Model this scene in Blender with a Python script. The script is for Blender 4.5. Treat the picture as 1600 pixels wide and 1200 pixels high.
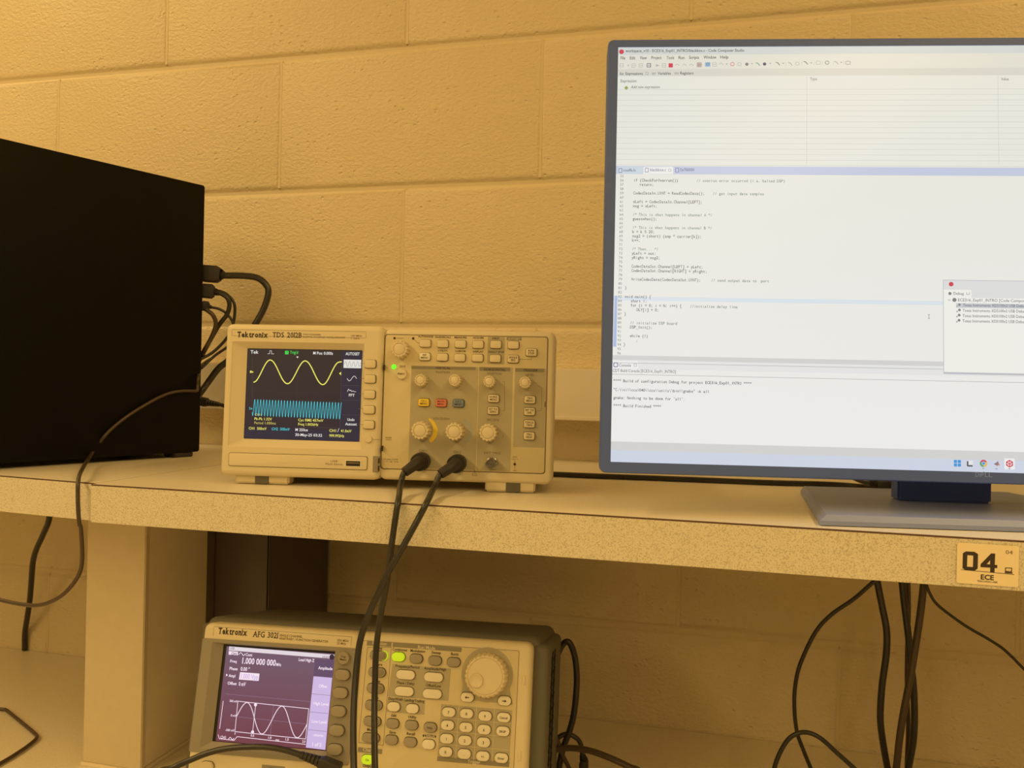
import bpy, bmesh, math, random
from mathutils import Vector, Matrix
from mathutils.geometry import tessellate_polygon
random.seed(7)
for o in list(bpy.data.objects): bpy.data.objects.remove(o)
SCN = bpy.context.scene
COL = SCN.collection
MM = 0.001

# ------------------------------------------------------------------ camera
cam = bpy.data.cameras.new('camera')
cam.sensor_width = 36.0
cam.lens = 1306.16 / 1600 * 36.0
cam.clip_start = 0.01
camo = bpy.data.objects.new('camera', cam); COL.objects.link(camo)
yaw, pitch, roll = 0.2519, -0.0008, 0.0217
fwd = Vector((-math.sin(yaw)*math.cos(pitch), math.cos(yaw)*math.cos(pitch), math.sin(pitch)))
right = Vector((math.cos(yaw), math.sin(yaw), 0)); up = right.cross(fwd)
r2 = right*math.cos(roll) + up*math.sin(roll); u2 = -right*math.sin(roll) + up*math.cos(roll)
camo.matrix_world = Matrix(((r2.x, u2.x, -fwd.x, 0), (r2.y, u2.y, -fwd.y, -1.14125), (r2.z, u2.z, -fwd.z, 0.10486), (0, 0, 0, 1)))
SCN.camera = camo

# ------------------------------------------------------------------ world, lamps, exposure
w = bpy.data.worlds.new('world'); SCN.world = w; w.use_nodes = True
w.node_tree.nodes['Background'].inputs[0].default_value = (1.0, 0.70, 0.28, 1)
w.node_tree.nodes['Background'].inputs[1].default_value = 0.215
def strip(name, loc, sx, sy, watts, col=(1.0, 0.700, 0.28)):
    l = bpy.data.lights.new(name, 'AREA'); l.shape = 'RECTANGLE'; l.size = sx; l.size_y = sy; l.energy = watts; l.color = col
    o = bpy.data.objects.new(name, l); o.location = loc; COL.objects.link(o); return o
strip('ceiling_light_row_left', (-1.95, -3.5, 1.66), 0.10, 6.4, 112)
strip('ceiling_light_row_right', (1.35, -3.5, 1.66), 0.10, 6.4, 80)
vs = SCN.view_settings
vs.view_transform = 'Standard'; vs.look = 'None'; vs.exposure = 0.0; vs.gamma = 1.0; vs.use_curve_mapping = False

# ------------------------------------------------------------------ materials
def mat(name, col, rough=0.5, metal=0.0, spec=0.5, bump=None, mottle=0.0, emit=None, estr=1.0):
    m = bpy.data.materials.new(name); m.use_nodes = True; nt = m.node_tree; b = nt.nodes['Principled BSDF']
    b.inputs['Base Color'].default_value = (*col, 1); b.inputs['Roughness'].default_value = rough
    b.inputs['Metallic'].default_value = metal; b.inputs['Specular IOR Level'].default_value = spec
    if emit:
        b.inputs['Emission Color'].default_value = (*emit, 1); b.inputs['Emission Strength'].default_value = estr
    if bump or mottle:
        geo = nt.nodes.new('ShaderNodeNewGeometry')
        n = nt.nodes.new('ShaderNodeTexNoise'); n.inputs['Scale'].default_value = bump[0] if bump else 60
        n.inputs['Detail'].default_value = 4; nt.links.new(geo.outputs['Position'], n.inputs['Vector'])
        if bump:
            bp = nt.nodes.new('ShaderNodeBump'); bp.inputs['Strength'].default_value = bump[1]; bp.inputs['Distance'].default_value = bump[2]
            nt.links.new(n.outputs['Fac'], bp.inputs['Height']); nt.links.new(bp.outputs['Normal'], b.inputs['Normal'])
        if mottle:
            mx = nt.nodes.new('ShaderNodeMix'); mx.data_type = 'RGBA'
            mx.inputs[6].default_value = (*[c*(1-mottle) for c in col], 1); mx.inputs[7].default_value = (*[min(1, c*(1+mottle)) for c in col], 1)
            nt.links.new(n.outputs['Fac'], mx.inputs[0]); nt.links.new(mx.outputs[2], b.inputs['Base Color'])
    return m
def paint_block():
    m = bpy.data.materials.new('painted block'); m.use_nodes = True; nt = m.node_tree; N = nt.nodes; L = nt.links; b = N['Principled BSDF']
    b.inputs['Roughness'].default_value = 0.38; b.inputs['Specular IOR Level'].default_value = 0.35
    geo = N.new('ShaderNodeNewGeometry')
    mp_ = N.new('ShaderNodeMapping'); mp_.inputs['Scale'].default_value = (0.8, 1, 1.15); L.new(geo.outputs['Position'], mp_.inputs['Vector'])
    a = N.new('ShaderNodeTexNoise'); a.inputs['Scale'].default_value = 190; a.inputs['Detail'].default_value = 3.0; a.inputs['Roughness'].default_value = 0.6
    c = N.new('ShaderNodeTexNoise'); c.inputs['Scale'].default_value = 18; c.inputs['Detail'].default_value = 3
    v = N.new('ShaderNodeTexVoronoi'); v.inputs['Scale'].default_value = 95
    for t in (a, c, v): L.new(mp_.outputs[0], t.inputs['Vector'])
    pit = N.new('ShaderNodeMapRange'); pit.inputs[1].default_value = 0.0; pit.inputs[2].default_value = 0.24; pit.inputs[3].default_value = -1.0; pit.inputs[4].default_value = 0.0
    L.new(v.outputs['Distance'], pit.inputs[0])
    gate = N.new('ShaderNodeMapRange'); gate.inputs[1].default_value = 0.46; gate.inputs[2].default_value = 0.58
    L.new(c.outputs['Fac'], gate.inputs[0])
    pm = N.new('ShaderNodeMath'); pm.operation = 'MULTIPLY'; L.new(pit.outputs[0], pm.inputs[0]); L.new(gate.outputs[0], pm.inputs[1])
    am = N.new('ShaderNodeMath'); am.operation = 'MULTIPLY_ADD'; L.new(pm.outputs[0], am.inputs[0]); am.inputs[1].default_value = 0.9; L.new(a.outputs['Fac'], am.inputs[2])
    ad = N.new('ShaderNodeMath'); ad.operation = 'MULTIPLY_ADD'; L.new(c.outputs['Fac'], ad.inputs[0]); ad.inputs[1].default_value = 0.35; L.new(am.outputs[0], ad.inputs[2])
    bp = N.new('ShaderNodeBump'); bp.inputs['Strength'].default_value = 0.62; bp.inputs['Distance'].default_value = 0.0027
    L.new(ad.outputs[0], bp.inputs['Height']); L.new(bp.outputs[0], b.inputs['Normal'])
    mx = N.new('ShaderNodeMix'); mx.data_type = 'RGBA'; mx.inputs[6].default_value = (0.71, 0.58, 0.36, 1); mx.inputs[7].default_value = (0.76, 0.63, 0.40, 1)
    L.new(c.outputs['Fac'], mx.inputs[0]); L.new(mx.outputs[2], b.inputs['Base Color'])
    return m
def speckle(name, base, dark, lo, hi, rough=0.45, scale=520):
    m = bpy.data.materials.new(name); m.use_nodes = True; nt = m.node_tree; N = nt.nodes; L = nt.links; b = N['Principled BSDF']
    b.inputs['Roughness'].default_value = rough; b.inputs['Specular IOR Level'].default_value = 0.4
    geo = N.new('ShaderNodeNewGeometry')
    a = N.new('ShaderNodeTexNoise'); a.inputs['Scale'].default_value = scale; a.inputs['Detail'].default_value = 2
    L.new(geo.outputs['Position'], a.inputs['Vector'])
    r = N.new('ShaderNodeValToRGB'); r.color_ramp.elements[0].position = lo; r.color_ramp.elements[1].position = hi
    r.color_ramp.elements[0].color = (*dark, 1); r.color_ramp.elements[1].color = (*base, 1)
    L.new(a.outputs['Fac'], r.inputs[0]); L.new(r.outputs[0], b.inputs['Base Color'])
    return m
M = {}
M['block'] = paint_block()
M['mortar'] = mat('painted mortar', (0.71, 0.58, 0.36), 0.5, bump=(90, .4, .002))
M['plain'] = mat('painted plaster', (0.75, 0.66, 0.5), 0.8)
M['edge'] = speckle('speckled laminate edge', (0.77, 0.70, 0.53), (0.50, 0.41, 0.28), 0.30, 0.53, 0.45, 1050)
M['top'] = speckle('speckled laminate top', (0.84, 0.77, 0.62), (0.66, 0.58, 0.45), 0.30, 0.53, 0.42, 1050)  # edge laminate with overhead light and screen glare worked into its colour
M['bench'] = speckle('speckled laminate bench', (0.82, 0.73, 0.55), (0.68, 0.59, 0.43), 0.30, 0.53, 0.42, 1050)  # same laminate, colour lightened to stand for light reaching under the shelf
M['seam'] = mat('dark laminate seam', (0.10, 0.045, 0.03), 0.6)
M['strip'] = mat('shaded edge strip', (0.17, 0.135, 0.09), 0.6)  # shade on the recessed rear edge, put in as dark brown
M['raceway'] = mat('cream painted steel', (0.82, 0.74, 0.60), 0.5, bump=(300, .05, .0005))
M['legm'] = mat('lit cream laminate panel', (0.86, 0.74, 0.52), 0.55, mottle=0.05)  # post laminate, brightened to stand for light on the post's side
M['legf'] = mat('dim cream laminate panel', (0.68, 0.57, 0.38), 0.55, mottle=0.05)  # same laminate as the post side, darker copy for the front's light
M['darkbox'] = mat('dark brown metal', (0.13, 0.10, 0.085), 0.5)
M['beige'] = mat('beige instrument plastic', (0.74, 0.64, 0.43), 0.5, bump=(900, .06, .0004))
M['beige2'] = mat('beige front panel', (0.67, 0.57, 0.34), 0.5)
M['button'] = mat('cream rubber button', (0.74, 0.64, 0.43), 0.45)
M['white'] = mat('pale button', (0.82, 0.76, 0.60), 0.45)
M['yellow'] = mat('yellow button', (0.85, 0.62, 0.07), 0.45)
M['red'] = mat('red button', (0.75, 0.22, 0.15), 0.45)
M['blue'] = mat('blue button', (0.20, 0.25, 0.34), 0.45)
M['zone'] = mat('grey printed zone', (0.45, 0.395, 0.26), 0.5)
M['zone2'] = mat('dark grey printed header', (0.27, 0.24, 0.165), 0.5)
M['ink'] = mat('dark printing ink', (0.045, 0.03, 0.02), 0.6)
M['ink2'] = mat('grey printing ink', (0.17, 0.12, 0.07), 0.6)
M['paleink'] = mat('pale printing ink', (0.75, 0.68, 0.5), 0.6)
M['yink'] = mat('yellow printing ink', (0.85, 0.62, 0.05), 0.6)
M['bink'] = mat('blue grey printing ink', (0.38, 0.40, 0.36), 0.6)
M['slot'] = mat('dark slot', (0.012, 0.010, 0.008), 0.6)
M['chrome'] = mat('worn nickel', (0.36, 0.34, 0.30), 0.3, metal=1.0)
M['brass'] = mat('brass contact', (0.55, 0.42, 0.25), 0.35, metal=1.0)
M['greybezel'] = mat('taupe grey bezel', (0.30, 0.265, 0.20), 0.5)
M['greybtn'] = mat('taupe grey button', (0.36, 0.31, 0.23), 0.45)
M['boot'] = mat('charcoal rubber', (0.13, 0.12, 0.09), 0.6, bump=(500, .1, .0005))
M['cable'] = mat('black pvc cable', (0.034, 0.030, 0.024), 0.34)
M['cable2'] = mat('dark brown cable', (0.075, 0.05, 0.03), 0.35)
M['rubber'] = mat('black rubber', (0.028, 0.023, 0.018), 0.55)
M['tower'] = mat('black painted steel', (0.006, 0.005, 0.003), 0.42, spec=0.12, bump=(700, .05, .0004))
M['tower2'] = mat('black tower edge', (0.03, 0.024, 0.018), 0.45)
M['bezel'] = mat('glare tinted monitor plastic', (0.08, 0.135, 0.44), 0.5)  # black plastic; lens glare from the screen painted in as blue
M['bezel2'] = mat('glare tinted monitor stand', (0.26, 0.31, 0.56), 0.42, bump=(900, .05, .0003))  # stand colour lifted and blued to include the screen's glare
M['logo'] = mat('glare tinted silver logo ink', (0.22, 0.32, 0.80), 0.4)  # silver logo given the same blue glare cast as the bezel
M['sticker'] = mat('cream sticker', (0.93, 0.78, 0.50), 0.45)
M['greenled'] = mat('green led', (0.1, 0.8, 0.05), 0.3, emit=(0.10, 1.0, 0.02), estr=1.1)
M['limelit'] = mat('lime lit button', (0.55, 0.75, 0.05), 0.4, emit=(0.42, 0.75, 0.01), estr=0.42)
def em(name, c, rough=0.25):
    if name not in M:
        lin = [(v/255)/12.92 if v/255 <= .04045 else ((v/255+.055)/1.055)**2.4 for v in c]
        M[name] = mat(name, (0.01, 0.01, 0.01), rough, emit=lin, estr=1.0, spec=0.3)
    return M[name]
def ramp_em(name, c0, c1, axis, size):
    m = bpy.data.materials.new(name); m.use_nodes = True; nt = m.node_tree; N = nt.nodes; L = nt.links; b = N['Principled BSDF']
    b.inputs['Base Color'].default_value = (.01, .01, .01, 1); b.inputs['Roughness'].default_value = .3; b.inputs['Emission Strength'].default_value = 1; b.inputs['Specular IOR Level'].default_value = .3
    tc = N.new('ShaderNodeTexCoord'); sp = N.new('ShaderNodeSeparateXYZ'); L.new(tc.outputs['Generated'], sp.inputs[0])
    r = N.new('ShaderNodeValToRGB'); L.new(sp.outputs[axis], r.inputs[0])
    f = lambda v: (v/255)/12.92 if v/255 <= .04045 else ((v/255+.055)/1.055)**2.4
    r.color_ramp.elements[0].color = (*map(f, c0), 1); r.color_ramp.elements[1].color = (*map(f, c1), 1)
    L.new(r.outputs[0], b.inputs['Emission Color']); return m

# ------------------------------------------------------------------ mesh helpers (all in millimetres)
class MB:
    def __init__(s): s.v = []; s.f = []; s.m = []; s.mats = []
    def mi(s, m):
        if m not in s.mats: s.mats.append(m)
        return s.mats.index(m)
    def add(s, vs_, fs, m):
        k = len(s.v); s.v += [tuple(p) for p in vs_]; i = s.mi(m)
        for f in fs: s.f.append([k+j for j in f]); s.m.append(i)
    def build(s, name, parent=None, smooth=None, loc=None):
        me = bpy.data.meshes.new(name)
        me.from_pydata([(x*MM, y*MM, z*MM) for x, y, z in s.v], [], s.f)
        for m in s.mats: me.materials.append(M[m] if isinstance(m, str) else m)
        me.polygons.foreach_set('material_index', s.m)
        if smooth: me.shade_smooth(); me.set_sharp_from_angle(angle=math.radians(smooth))
        me.update()
        o = bpy.data.objects.new(name, me); COL.objects.link(o)
        if parent: o.parent = parent
        if loc: o.location = Vector(loc)*MM
        return o
def tag(o, label=None, cat=None, group=None, kind=None):
    if label: o['label'] = label
    if cat: o['category'] = cat
    if group: o['group'] = group
    if kind: o['kind'] = kind
    return o
def empty(name, loc, rot=(0, 0, 0)):
    o = bpy.data.objects.new(name, None); COL.objects.link(o); o.location = Vector(loc)*MM; o.rotation_euler = rot; o.empty_display_size = .02
    return o
def box(mb, x0, x1, y0, y1, z0, z1, m, ch=0.0):
    x0, x1 = sorted((x0, x1)); y0, y1 = sorted((y0, y1)); z0, z1 = sorted((z0, z1))
    bm = bmesh.new(); bmesh.ops.create_cube(bm, size=1)
    for v in bm.verts: v.co = Vector(((x0+x1)/2+v.co.x*(x1-x0), (y0+y1)/2+v.co.y*(y1-y0), (z0+z1)/2+v.co.z*(z1-z0)))
    if ch: bmesh.ops.bevel(bm, geom=bm.edges[:], offset=ch, segments=2, affect='EDGES')
    bm.verts.ensure_lookup_table(); bm.verts.index_update()
    mb.add([v.co[:] for v in bm.verts], [[v.index for v in f.verts] for f in bm.faces], m); bm.free()
def rr(u0, u1, v0, v1, r, n=4):
    u0, u1 = sorted((u0, u1)); v0, v1 = sorted((v0, v1)); r = min(r, (u1-u0)/2-1e-3, (v1-v0)/2-1e-3)
    if r <= 0.001: return [(u0, v0), (u1, v0), (u1, v1), (u0, v1)]
    P = []
    for cx, cy, a0 in ((u1-r, v0+r, -90), (u1-r, v1-r, 0), (u0+r, v1-r, 90), (u0+r, v0+r, 180)):
        for k in range(n+1):
            a = math.radians(a0+90*k/n); P.append((cx+r*math.cos(a), cy+r*math.sin(a)))
    return P
def loft(mb, loops, m, cap0=True, cap1=True):
    n = len(loops[0]); vs_ = [p for l in loops for p in l]; fs = []
    for i in range(len(loops)-1):
        for j in range(n):
            k = (j+1) % n; fs.append([i*n+j, i*n+k, (i+1)*n+k, (i+1)*n+j])
    if cap0: fs.append(list(range(n))[::-1])
    if cap1: fs.append([(len(loops)-1)*n+j for j in range(n)])
    mb.add(vs_, fs, m)
def slab(mb, u0, u1, v0, v1, r, dback, dfront, m, ch=0.0, n=4, steps=3, back=True):
    """rounded slab standing in the x-z plane; y = depth, smaller = nearer the viewer"""
    loops = [[(u, dback, v) for u, v in rr(u0, u1, v0, v1, r, n)]]
    if ch:
        for k in range(steps+1):
            a = math.pi/2*k/steps; ins = ch*(1-math.cos(a)); dd = dfront+ch*(1-math.sin(a))
            loops.append([(u, dd, v) for u, v in rr(min(u0, u1)+ins, max(u0, u1)-ins, min(v0, v1)+ins, max(v0, v1)-ins, max(r-ins, 0.01), n)])
    else: loops.append([(u, dfront, v) for u, v in rr(u0, u1, v0, v1, r, n)])
    loft(mb, loops, m, cap0=back)
def poly(mb, pts, d, m):
    mb.add([(u, d, v) for u, v in pts], [list(range(len(pts)))], m)
def holed(mb, outer, hole, d, m):
    P = [(u, v) for u, v in outer] + [(u, v) for u, v in hole]
    tris = tessellate_polygon([[Vector((u, v, 0)) for u, v in outer], [Vector((u, v, 0)) for u, v in hole]])
    mb.add([(u, d, v) for u, v in P], [list(t) for t in tris], m)
def ring(mb, a, b, da, db, m):
    n = len(a); mb.add([(u, da, v) for u, v in a]+[(u, db, v) for u, v in b], [[j, (j+1) % n, n+(j+1) % n, n+j] for j in range(n)], m)
def lathe(mb, cu, cv, prof, m, n=24, knurl=0, kamp=0.0, mod=None):
    """prof: (radius, depth) from back to front, around an axis along y"""
    loops = []
    for r, d in prof:
        l = []
        for k in range(n):
            a = 2*math.pi*k/n; q = r
            if knurl and r > 0.1 and (mod is None or mod(r, d)): q = r*(1+kamp*(1 if math.sin(knurl*a) > -.3 else -1))
            l.append((cu+q*math.cos(a), d, cv+q*math.sin(a)))
        loops.append(l)
    loft(mb, loops, m)
def line(mb, pts, wd, d, m, closed=False):
    P = [Vector(p) for p in pts]
    if closed: P.append(P[0])
    for a, b in zip(P, P[1:]):
        t = (b-a)
        if t.length < 1e-6: continue
        t.normalize(); nn = Vector((-t.y, t.x))*wd/2; a2 = a-t*wd*.2; b2 = b+t*wd*.2
        mb.add([(q.x, d, q.y) for q in (a2-nn, b2-nn, b2+nn, a2+nn)], [[0, 1, 2, 3]], m)
def circ(cu, cv, r, n=16): return [(cu+r*math.cos(2*math.pi*k/n), cv+r*math.sin(2*math.pi*k/n)) for k in range(n)]
def curve_strip(mb, pts, wd, d, m):
    P = [Vector(p) for p in pts]; vs_ = []
    for i, p in enumerate(P):
        t = (P[min(i+1, len(P)-1)]-P[max(i-1, 0)]).normalized(); nn = Vector((-t.y, t.x))*wd/2
        vs_ += [(p.x-nn.x, d, p.y-nn.y), (p.x+nn.x, d, p.y+nn.y)]
    mb.add(vs_, [[2*i, 2*i+2, 2*i+3, 2*i+1] for i in range(len(P)-1)], m)
# lettering
_fc = bpy.data.curves.new('letters', 'FONT'); _fo = bpy.data.objects.new('letters', _fc); COL.objects.link(_fo); _fc.size = 1.0; _fc.resolution_u = 2
_cache = {}
def glyphs(s, bold):
    key = (s, bold)
    if key not in _cache:
        _fc.body = s; _fc.offset = bold
        dg = bpy.context.evaluated_depsgraph_get(); dg.update()
        ev = _fo.evaluated_get(dg); me = ev.to_mesh()
        _cache[key] = ([(v.co.x, v.co.y) for v in me.vertices], [list(p.vertices) for p in me.polygons]); ev.to_mesh_clear()
    return _cache[key]
_hv = glyphs('H', 0.0)[0]; CAPH = max(y for x, y in _hv); SPC = 0.28
def text(mb, s, a, h, m, b=None, d=-0.15, bold=0.0, italic=0.0, align='L', serif=False):
    if not s.strip(): return
    V, F = glyphs(s, bold)
    V = list(V); F = list(F)
    x0 = min(x for x, y in V); x1 = max(x for x, y in V); k = h/CAPH; sx = k
    u, v = a
    if b: sx = math.hypot(b[0]-a[0], b[1]-a[1])/(x1-x0); v = (a[1]+b[1])/2
    elif align == 'C': u -= (x1-x0)*sx/2
    mb.add([(u+(x-x0)*sx+italic*y*k, d, v+y*k) for x, y in V], F, m)
def mono(mb, s, a, cw, h, m, d=-0.15, bold=0.0):
    for i, c in enumerate(s):
        if c == ' ': continue
        V, F = glyphs(c, bold); x0 = min(x for x, y in V); x1 = max(x for x, y in V); k = h/CAPH
        sx = min(k, cw*0.92/max(x1-x0, .05)); mid = a[0]+(i+.5)*cw
        mb.add([(mid+(x-(x0+x1)/2)*sx, d, a[1]+y*k) for x, y in V], F, m)
def serif_text(mb, s, a, b, h, m, d=-0.15, bold=0.012):
    """heavy letters with slab feet added where a stem meets the baseline or the top"""
    wid = []; 
    for c in s:
        if c == ' ': wid.append((0, .34)); continue
        V, F = glyphs(c, bold); wid.append((min(x for x, y in V), max(x for x, y in V)))
    tot = sum(x1-x0 for x0, x1 in wid)+0.085*(len(s)-1); sx = (b[0]-a[0])/tot; k = h/CAPH; pen = 0; bv = (a[1]+b[1])/2
    for c, (x0, x1) in zip(s, wid):
        if c != ' ':
            V, F = glyphs(c, bold)
            mb.add([(a[0]+(pen+x-x0)*sx, d, bv+y*k) for x, y in V], F, m)
            if c in 'TkrnixDBAFtK12':
                ys = [y for x, y in V]
                for lev, sg in ((min(ys), 1), (max(ys), -1)):
                    if c in 'Tt2' and sg < 0: continue
                    if c in 'ADB' and sg < 0: continue
                    xs = sorted(x for x, y in V if abs(y-lev) < .02)
                    if len(xs) < 2: continue
                    pr = [(xs[0], xs[-1])] if xs[-1]-xs[0] < .3 else [(xs[0], xs[0]+.12), (xs[-1]-.12, xs[-1])]
                    if c in 'DB': pr = [(xs[0], xs[0]+.12)]
                    for p, q in pr:
                        p -= .07; q += .07
                        u0 = a[0]+(pen+p-x0)*sx; u1 = a[0]+(pen+q-x0)*sx; va = bv+lev*k; vb = bv+(lev+sg*.055)*k
                        mb.add([(u0, d, va), (u1, d, va), (u1, d, vb), (u0, d, vb)], [[0, 1, 2, 3]], m)
        pen += (x1-x0)+.085
# tubes
def smooth_path(P, k=6):
    P = [Vector(p) for p in P]; Q = [P[0]*2-P[1]]+P+[P[-1]*2-P[-2]]; out = []
    for i in range(1, len(Q)-2):
        p0, p1, p2, p3 = Q[i-1:i+3]
        for j in range(k):
            t = j/k; out.append(0.5*((2*p1)+(-p0+p2)*t+(2*p0-5*p1+4*p2-p3)*t*t+(-p0+3*p1-3*p2+p3)*t**3))
    out.append(P[-1]); return out
def tube(mb, P, r, m, k=6, n=12, smooth_=True):
    C = smooth_path(P, k) if smooth_ else [Vector(p) for p in P]
    if not hasattr(r, '__call__'): rf = lambda t: r
    else: rf = r
    loops = []; t0 = (C[1]-C[0]).normalized(); nrm = t0.orthogonal().normalized()
    for i, c in enumerate(C):
        t = (C[min(i+1, len(C)-1)]-C[max(i-1, 0)]).normalized()
        nrm = (nrm-t*nrm.dot(t)).normalized(); bn = t.cross(nrm); q = rf(i/(len(C)-1))
        loops.append([tuple(c+(nrm*math.cos(2*math.pi*j/n)+bn*math.sin(2*math.pi*j/n))*q) for j in range(n)])
    loft(mb, loops, m)
def land(P, dia, hx, hy, run=160):
    """let a hanging end come down on the bench and lie along it"""
    zb = BZ+dia/2+.4; P = [(x, y, max(z, zb)) for x, y, z in P]; x, y, z = P[-1]; dr = z-zb
    if dr > 12: P += [(x+hx*dr*.25, y+hy*dr*.25, z-dr*.72)]
    q = dr*.6+25
    return P+[(x+hx*q, y+hy*q, zb), (x+hx*(q+run*.5)-hy*12, y+hy*(q+run*.5)+hx*12, zb), (x+hx*(q+run), y+hy*(q+run), zb)]
BZ = -353.6
def cable(name, P, dia, label, m='cable', k=6, group=None, cat='cable'):
    mb = MB(); tube(mb, P, dia/2, m, k); o = mb.build(name, smooth=60)
    return tag(o, label, cat, group)

# ================================================================== SETTING
BZ = -353.6           # bench top
J1 = 592.1; CW = 406.4; CHt = 203.2; AX = -869.9
mb = MB(); box(mb, -2100, 1700, 4.2, 160, -1115, 1750, 'mortar')
for r in range(-5, 2):
    zc = J1+r*CHt; off = AX if r % 2 == 0 else AX-CW/2
    for k in range(-3, 7):
        x = off+k*CW
        if -2090 < x < 1690: box(mb, x-2, x+2, .7, 4.5, zc+5, zc+CHt-5, 'mortar')
wall = mb.build('wall_back'); tag(wall, kind='structure')
blk = MB()
def bl(ix, iz, y): return [(x, y, z) for x, z in ((-CW/2+ix, iz), (CW/2-ix, iz), (CW/2-ix, CHt-iz), (-CW/2+ix, CHt-iz))]
loft(blk, [bl(.3, 1.2, 60), bl(.3, 1.2, 4.6), bl(.6, 3.0, 4.0), bl(1.2, 5.0, 2.5), bl(2.0, 7.0, 1.1), bl(3.0, 9.0, .3), bl(4.5, 11.5, 0)], 'block', cap0=False)
bo = None
for r in range(-5, 2):
    zc = J1+r*CHt; off = AX if r % 2 == 0 else AX-CW/2
    for k in range(-3, 6):
        x = off+(k+.5)*CW
        if bo is None: o = bo = blk.build('block', wall, smooth=50)
        else: o = bpy.data.objects.new('block', bo.data); COL.objects.link(o); o.parent = wall
        o.location = (x*MM, 0, zc*MM)
mb = MB(); box(mb, -3500, 3200, -5500, 160, -1165, -1115, 'plain'); tag(mb.build('floor'), kind='structure')
mb = MB(); box(mb, -3500, 3200, -5500, 160, 1700, 1750, 'plain'); tag(mb.build('ceiling'), kind='structure')

# wiring channel along the wall
rw = empty('wall_raceway', (0, 0, 57)); tag(rw, 'long cream painted metal wiring channel running along the block wall just above the shelf', 'raceway')
mb = MB(); box(mb, -2000, 1600, -40, -0.2, 1, 69, 'raceway', 1.5); mb.build('cover', rw, smooth=40)
mb = MB(); box(mb, -2000, 1600, -43, -39, 0, 5, 'raceway', 0.8); mb.build('lower_lip', rw, smooth=40)

# bench
b_ = empty('lab_bench', (0, 0, -1115)); tag(b_, 'wide speckled laminate bench top under the raised shelf', 'bench')
mb = MB(); box(mb, -1900, 1500, -760, -1.5, BZ-38+1115, BZ+1115, 'bench', 1.0); mb.build('bench_top', b_)
for x in (-1850, 1410):
    mb = MB(); box(mb, x, x+40, -720, -40, 0, BZ-38+1115, 'legm', 1); mb.build('leg', b_)
mb = MB(); box(mb, -1810, 1410, -60, -42, 700, BZ-38+1115, 'legm', 1); mb.build('modesty_panel', b_)

# shelf, two sections
TH = 36.3
sh = empty('shelf', (480, -235, -TH)); tag(sh, 'long speckled laminate shelf holding the oscilloscope and the monitor', 'shelf')
mb = MB(); box(mb, -1065, 1000, -234+2.2, 233, 0.3, TH, 'top'); mb.build('board', sh)
mb = MB(); box(mb, -1065, 1000, -234, -231.9, 0, TH-1.1, 'edge', .3); mb.build('edge_band', sh)
mb = MB(); box(mb, -1065.2, 1000, -234.1, -231.5, TH-1.1, TH-0.25, 'seam'); mb.build('seam_line', sh)
def prism(mb, pts, z0, z1, m): loft(mb, [[(x, y, z0) for x, y in pts], [(x, y, z1) for x, y in pts]], m)
sl = empty('shelf', (-1000, -220, -TH)); tag(sl, 'shorter speckled laminate shelf section under the black computer tower, slightly angled', 'shelf')
SLF = [(-587.5, -461.5), (-1900, -322)]   # front edge
def slp(off0, off1): return [(SLF[0][0], SLF[0][1]+off1), (SLF[0][0], SLF[0][1]+off0), (SLF[1][0], SLF[1][1]+off0), (SLF[1][0], SLF[1][1]+off1)]
loc = lambda pts: [(x+1000, y+220) for x, y in pts]
mb = MB(); prism(mb, loc([(-587.5, -2), (-587.5, -459.3), (-1900, -319.8), (-1900, -2)]), 0.3, TH, 'top'); mb.build('board', sl)
mb = MB(); prism(mb, loc(slp(0, 2.2)), 0, TH-1.1, 'edge'); mb.build('edge_band', sl)
mb = MB(); prism(mb, loc(slp(-.1, 2.6)), TH-1.1, TH-.25, 'seam'); mb.build('seam_line', sl)

# support post and dark box under the shelf
sp = empty('shelf_support', (-683, -250, BZ)); tag(sp, 'cream laminate upright post carrying the shelf where its two sections meet', 'post')
HS = -TH-BZ
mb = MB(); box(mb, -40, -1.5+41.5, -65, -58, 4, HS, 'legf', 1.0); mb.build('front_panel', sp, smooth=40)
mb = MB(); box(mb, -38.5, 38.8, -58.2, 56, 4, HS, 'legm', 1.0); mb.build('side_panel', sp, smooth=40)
mb = MB(); box(mb, -36, 37.5, 56.2, 74, 4, HS, 'strip', .6); mb.build('rear_strip', sp)
mb = MB(); box(mb, -41.5, 41.5, -66.5, 76, 0, 4, 'legm', .5); mb.build('foot_plate', sp)
db = empty('dark_cabinet', (-606, -92, BZ)); tag(db, 'dark brown metal enclosure standing against the wall behind the support post', 'box')
mb = MB(); box(mb, -62, 37, -80, 88, 3, HS-3, 'darkbox', 1.5); mb.build('case', db, smooth=40)
mb = MB(); slab(mb, -60, 35.5, 6, HS-8, 2, -78, -81.5, 'darkbox', 1); mb.build('door', db, smooth=40)
for x in (-28, 28):
    for y in (-60, 60):
        mb = MB(); box(mb, x-5, x+5, y-5, y+5, 0, 3.4, 'rubber'); mb.build('foot', db)

# ================================================================== COMPUTER TOWER
tw = empty('computer_tower', (-668.9, -179.8, 0), (0, 0, math.atan2(-.362, .932)+0.0)); tag(tw, 'black desktop computer tower on the left shelf section, cables plugged into its back', 'computer')
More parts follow.
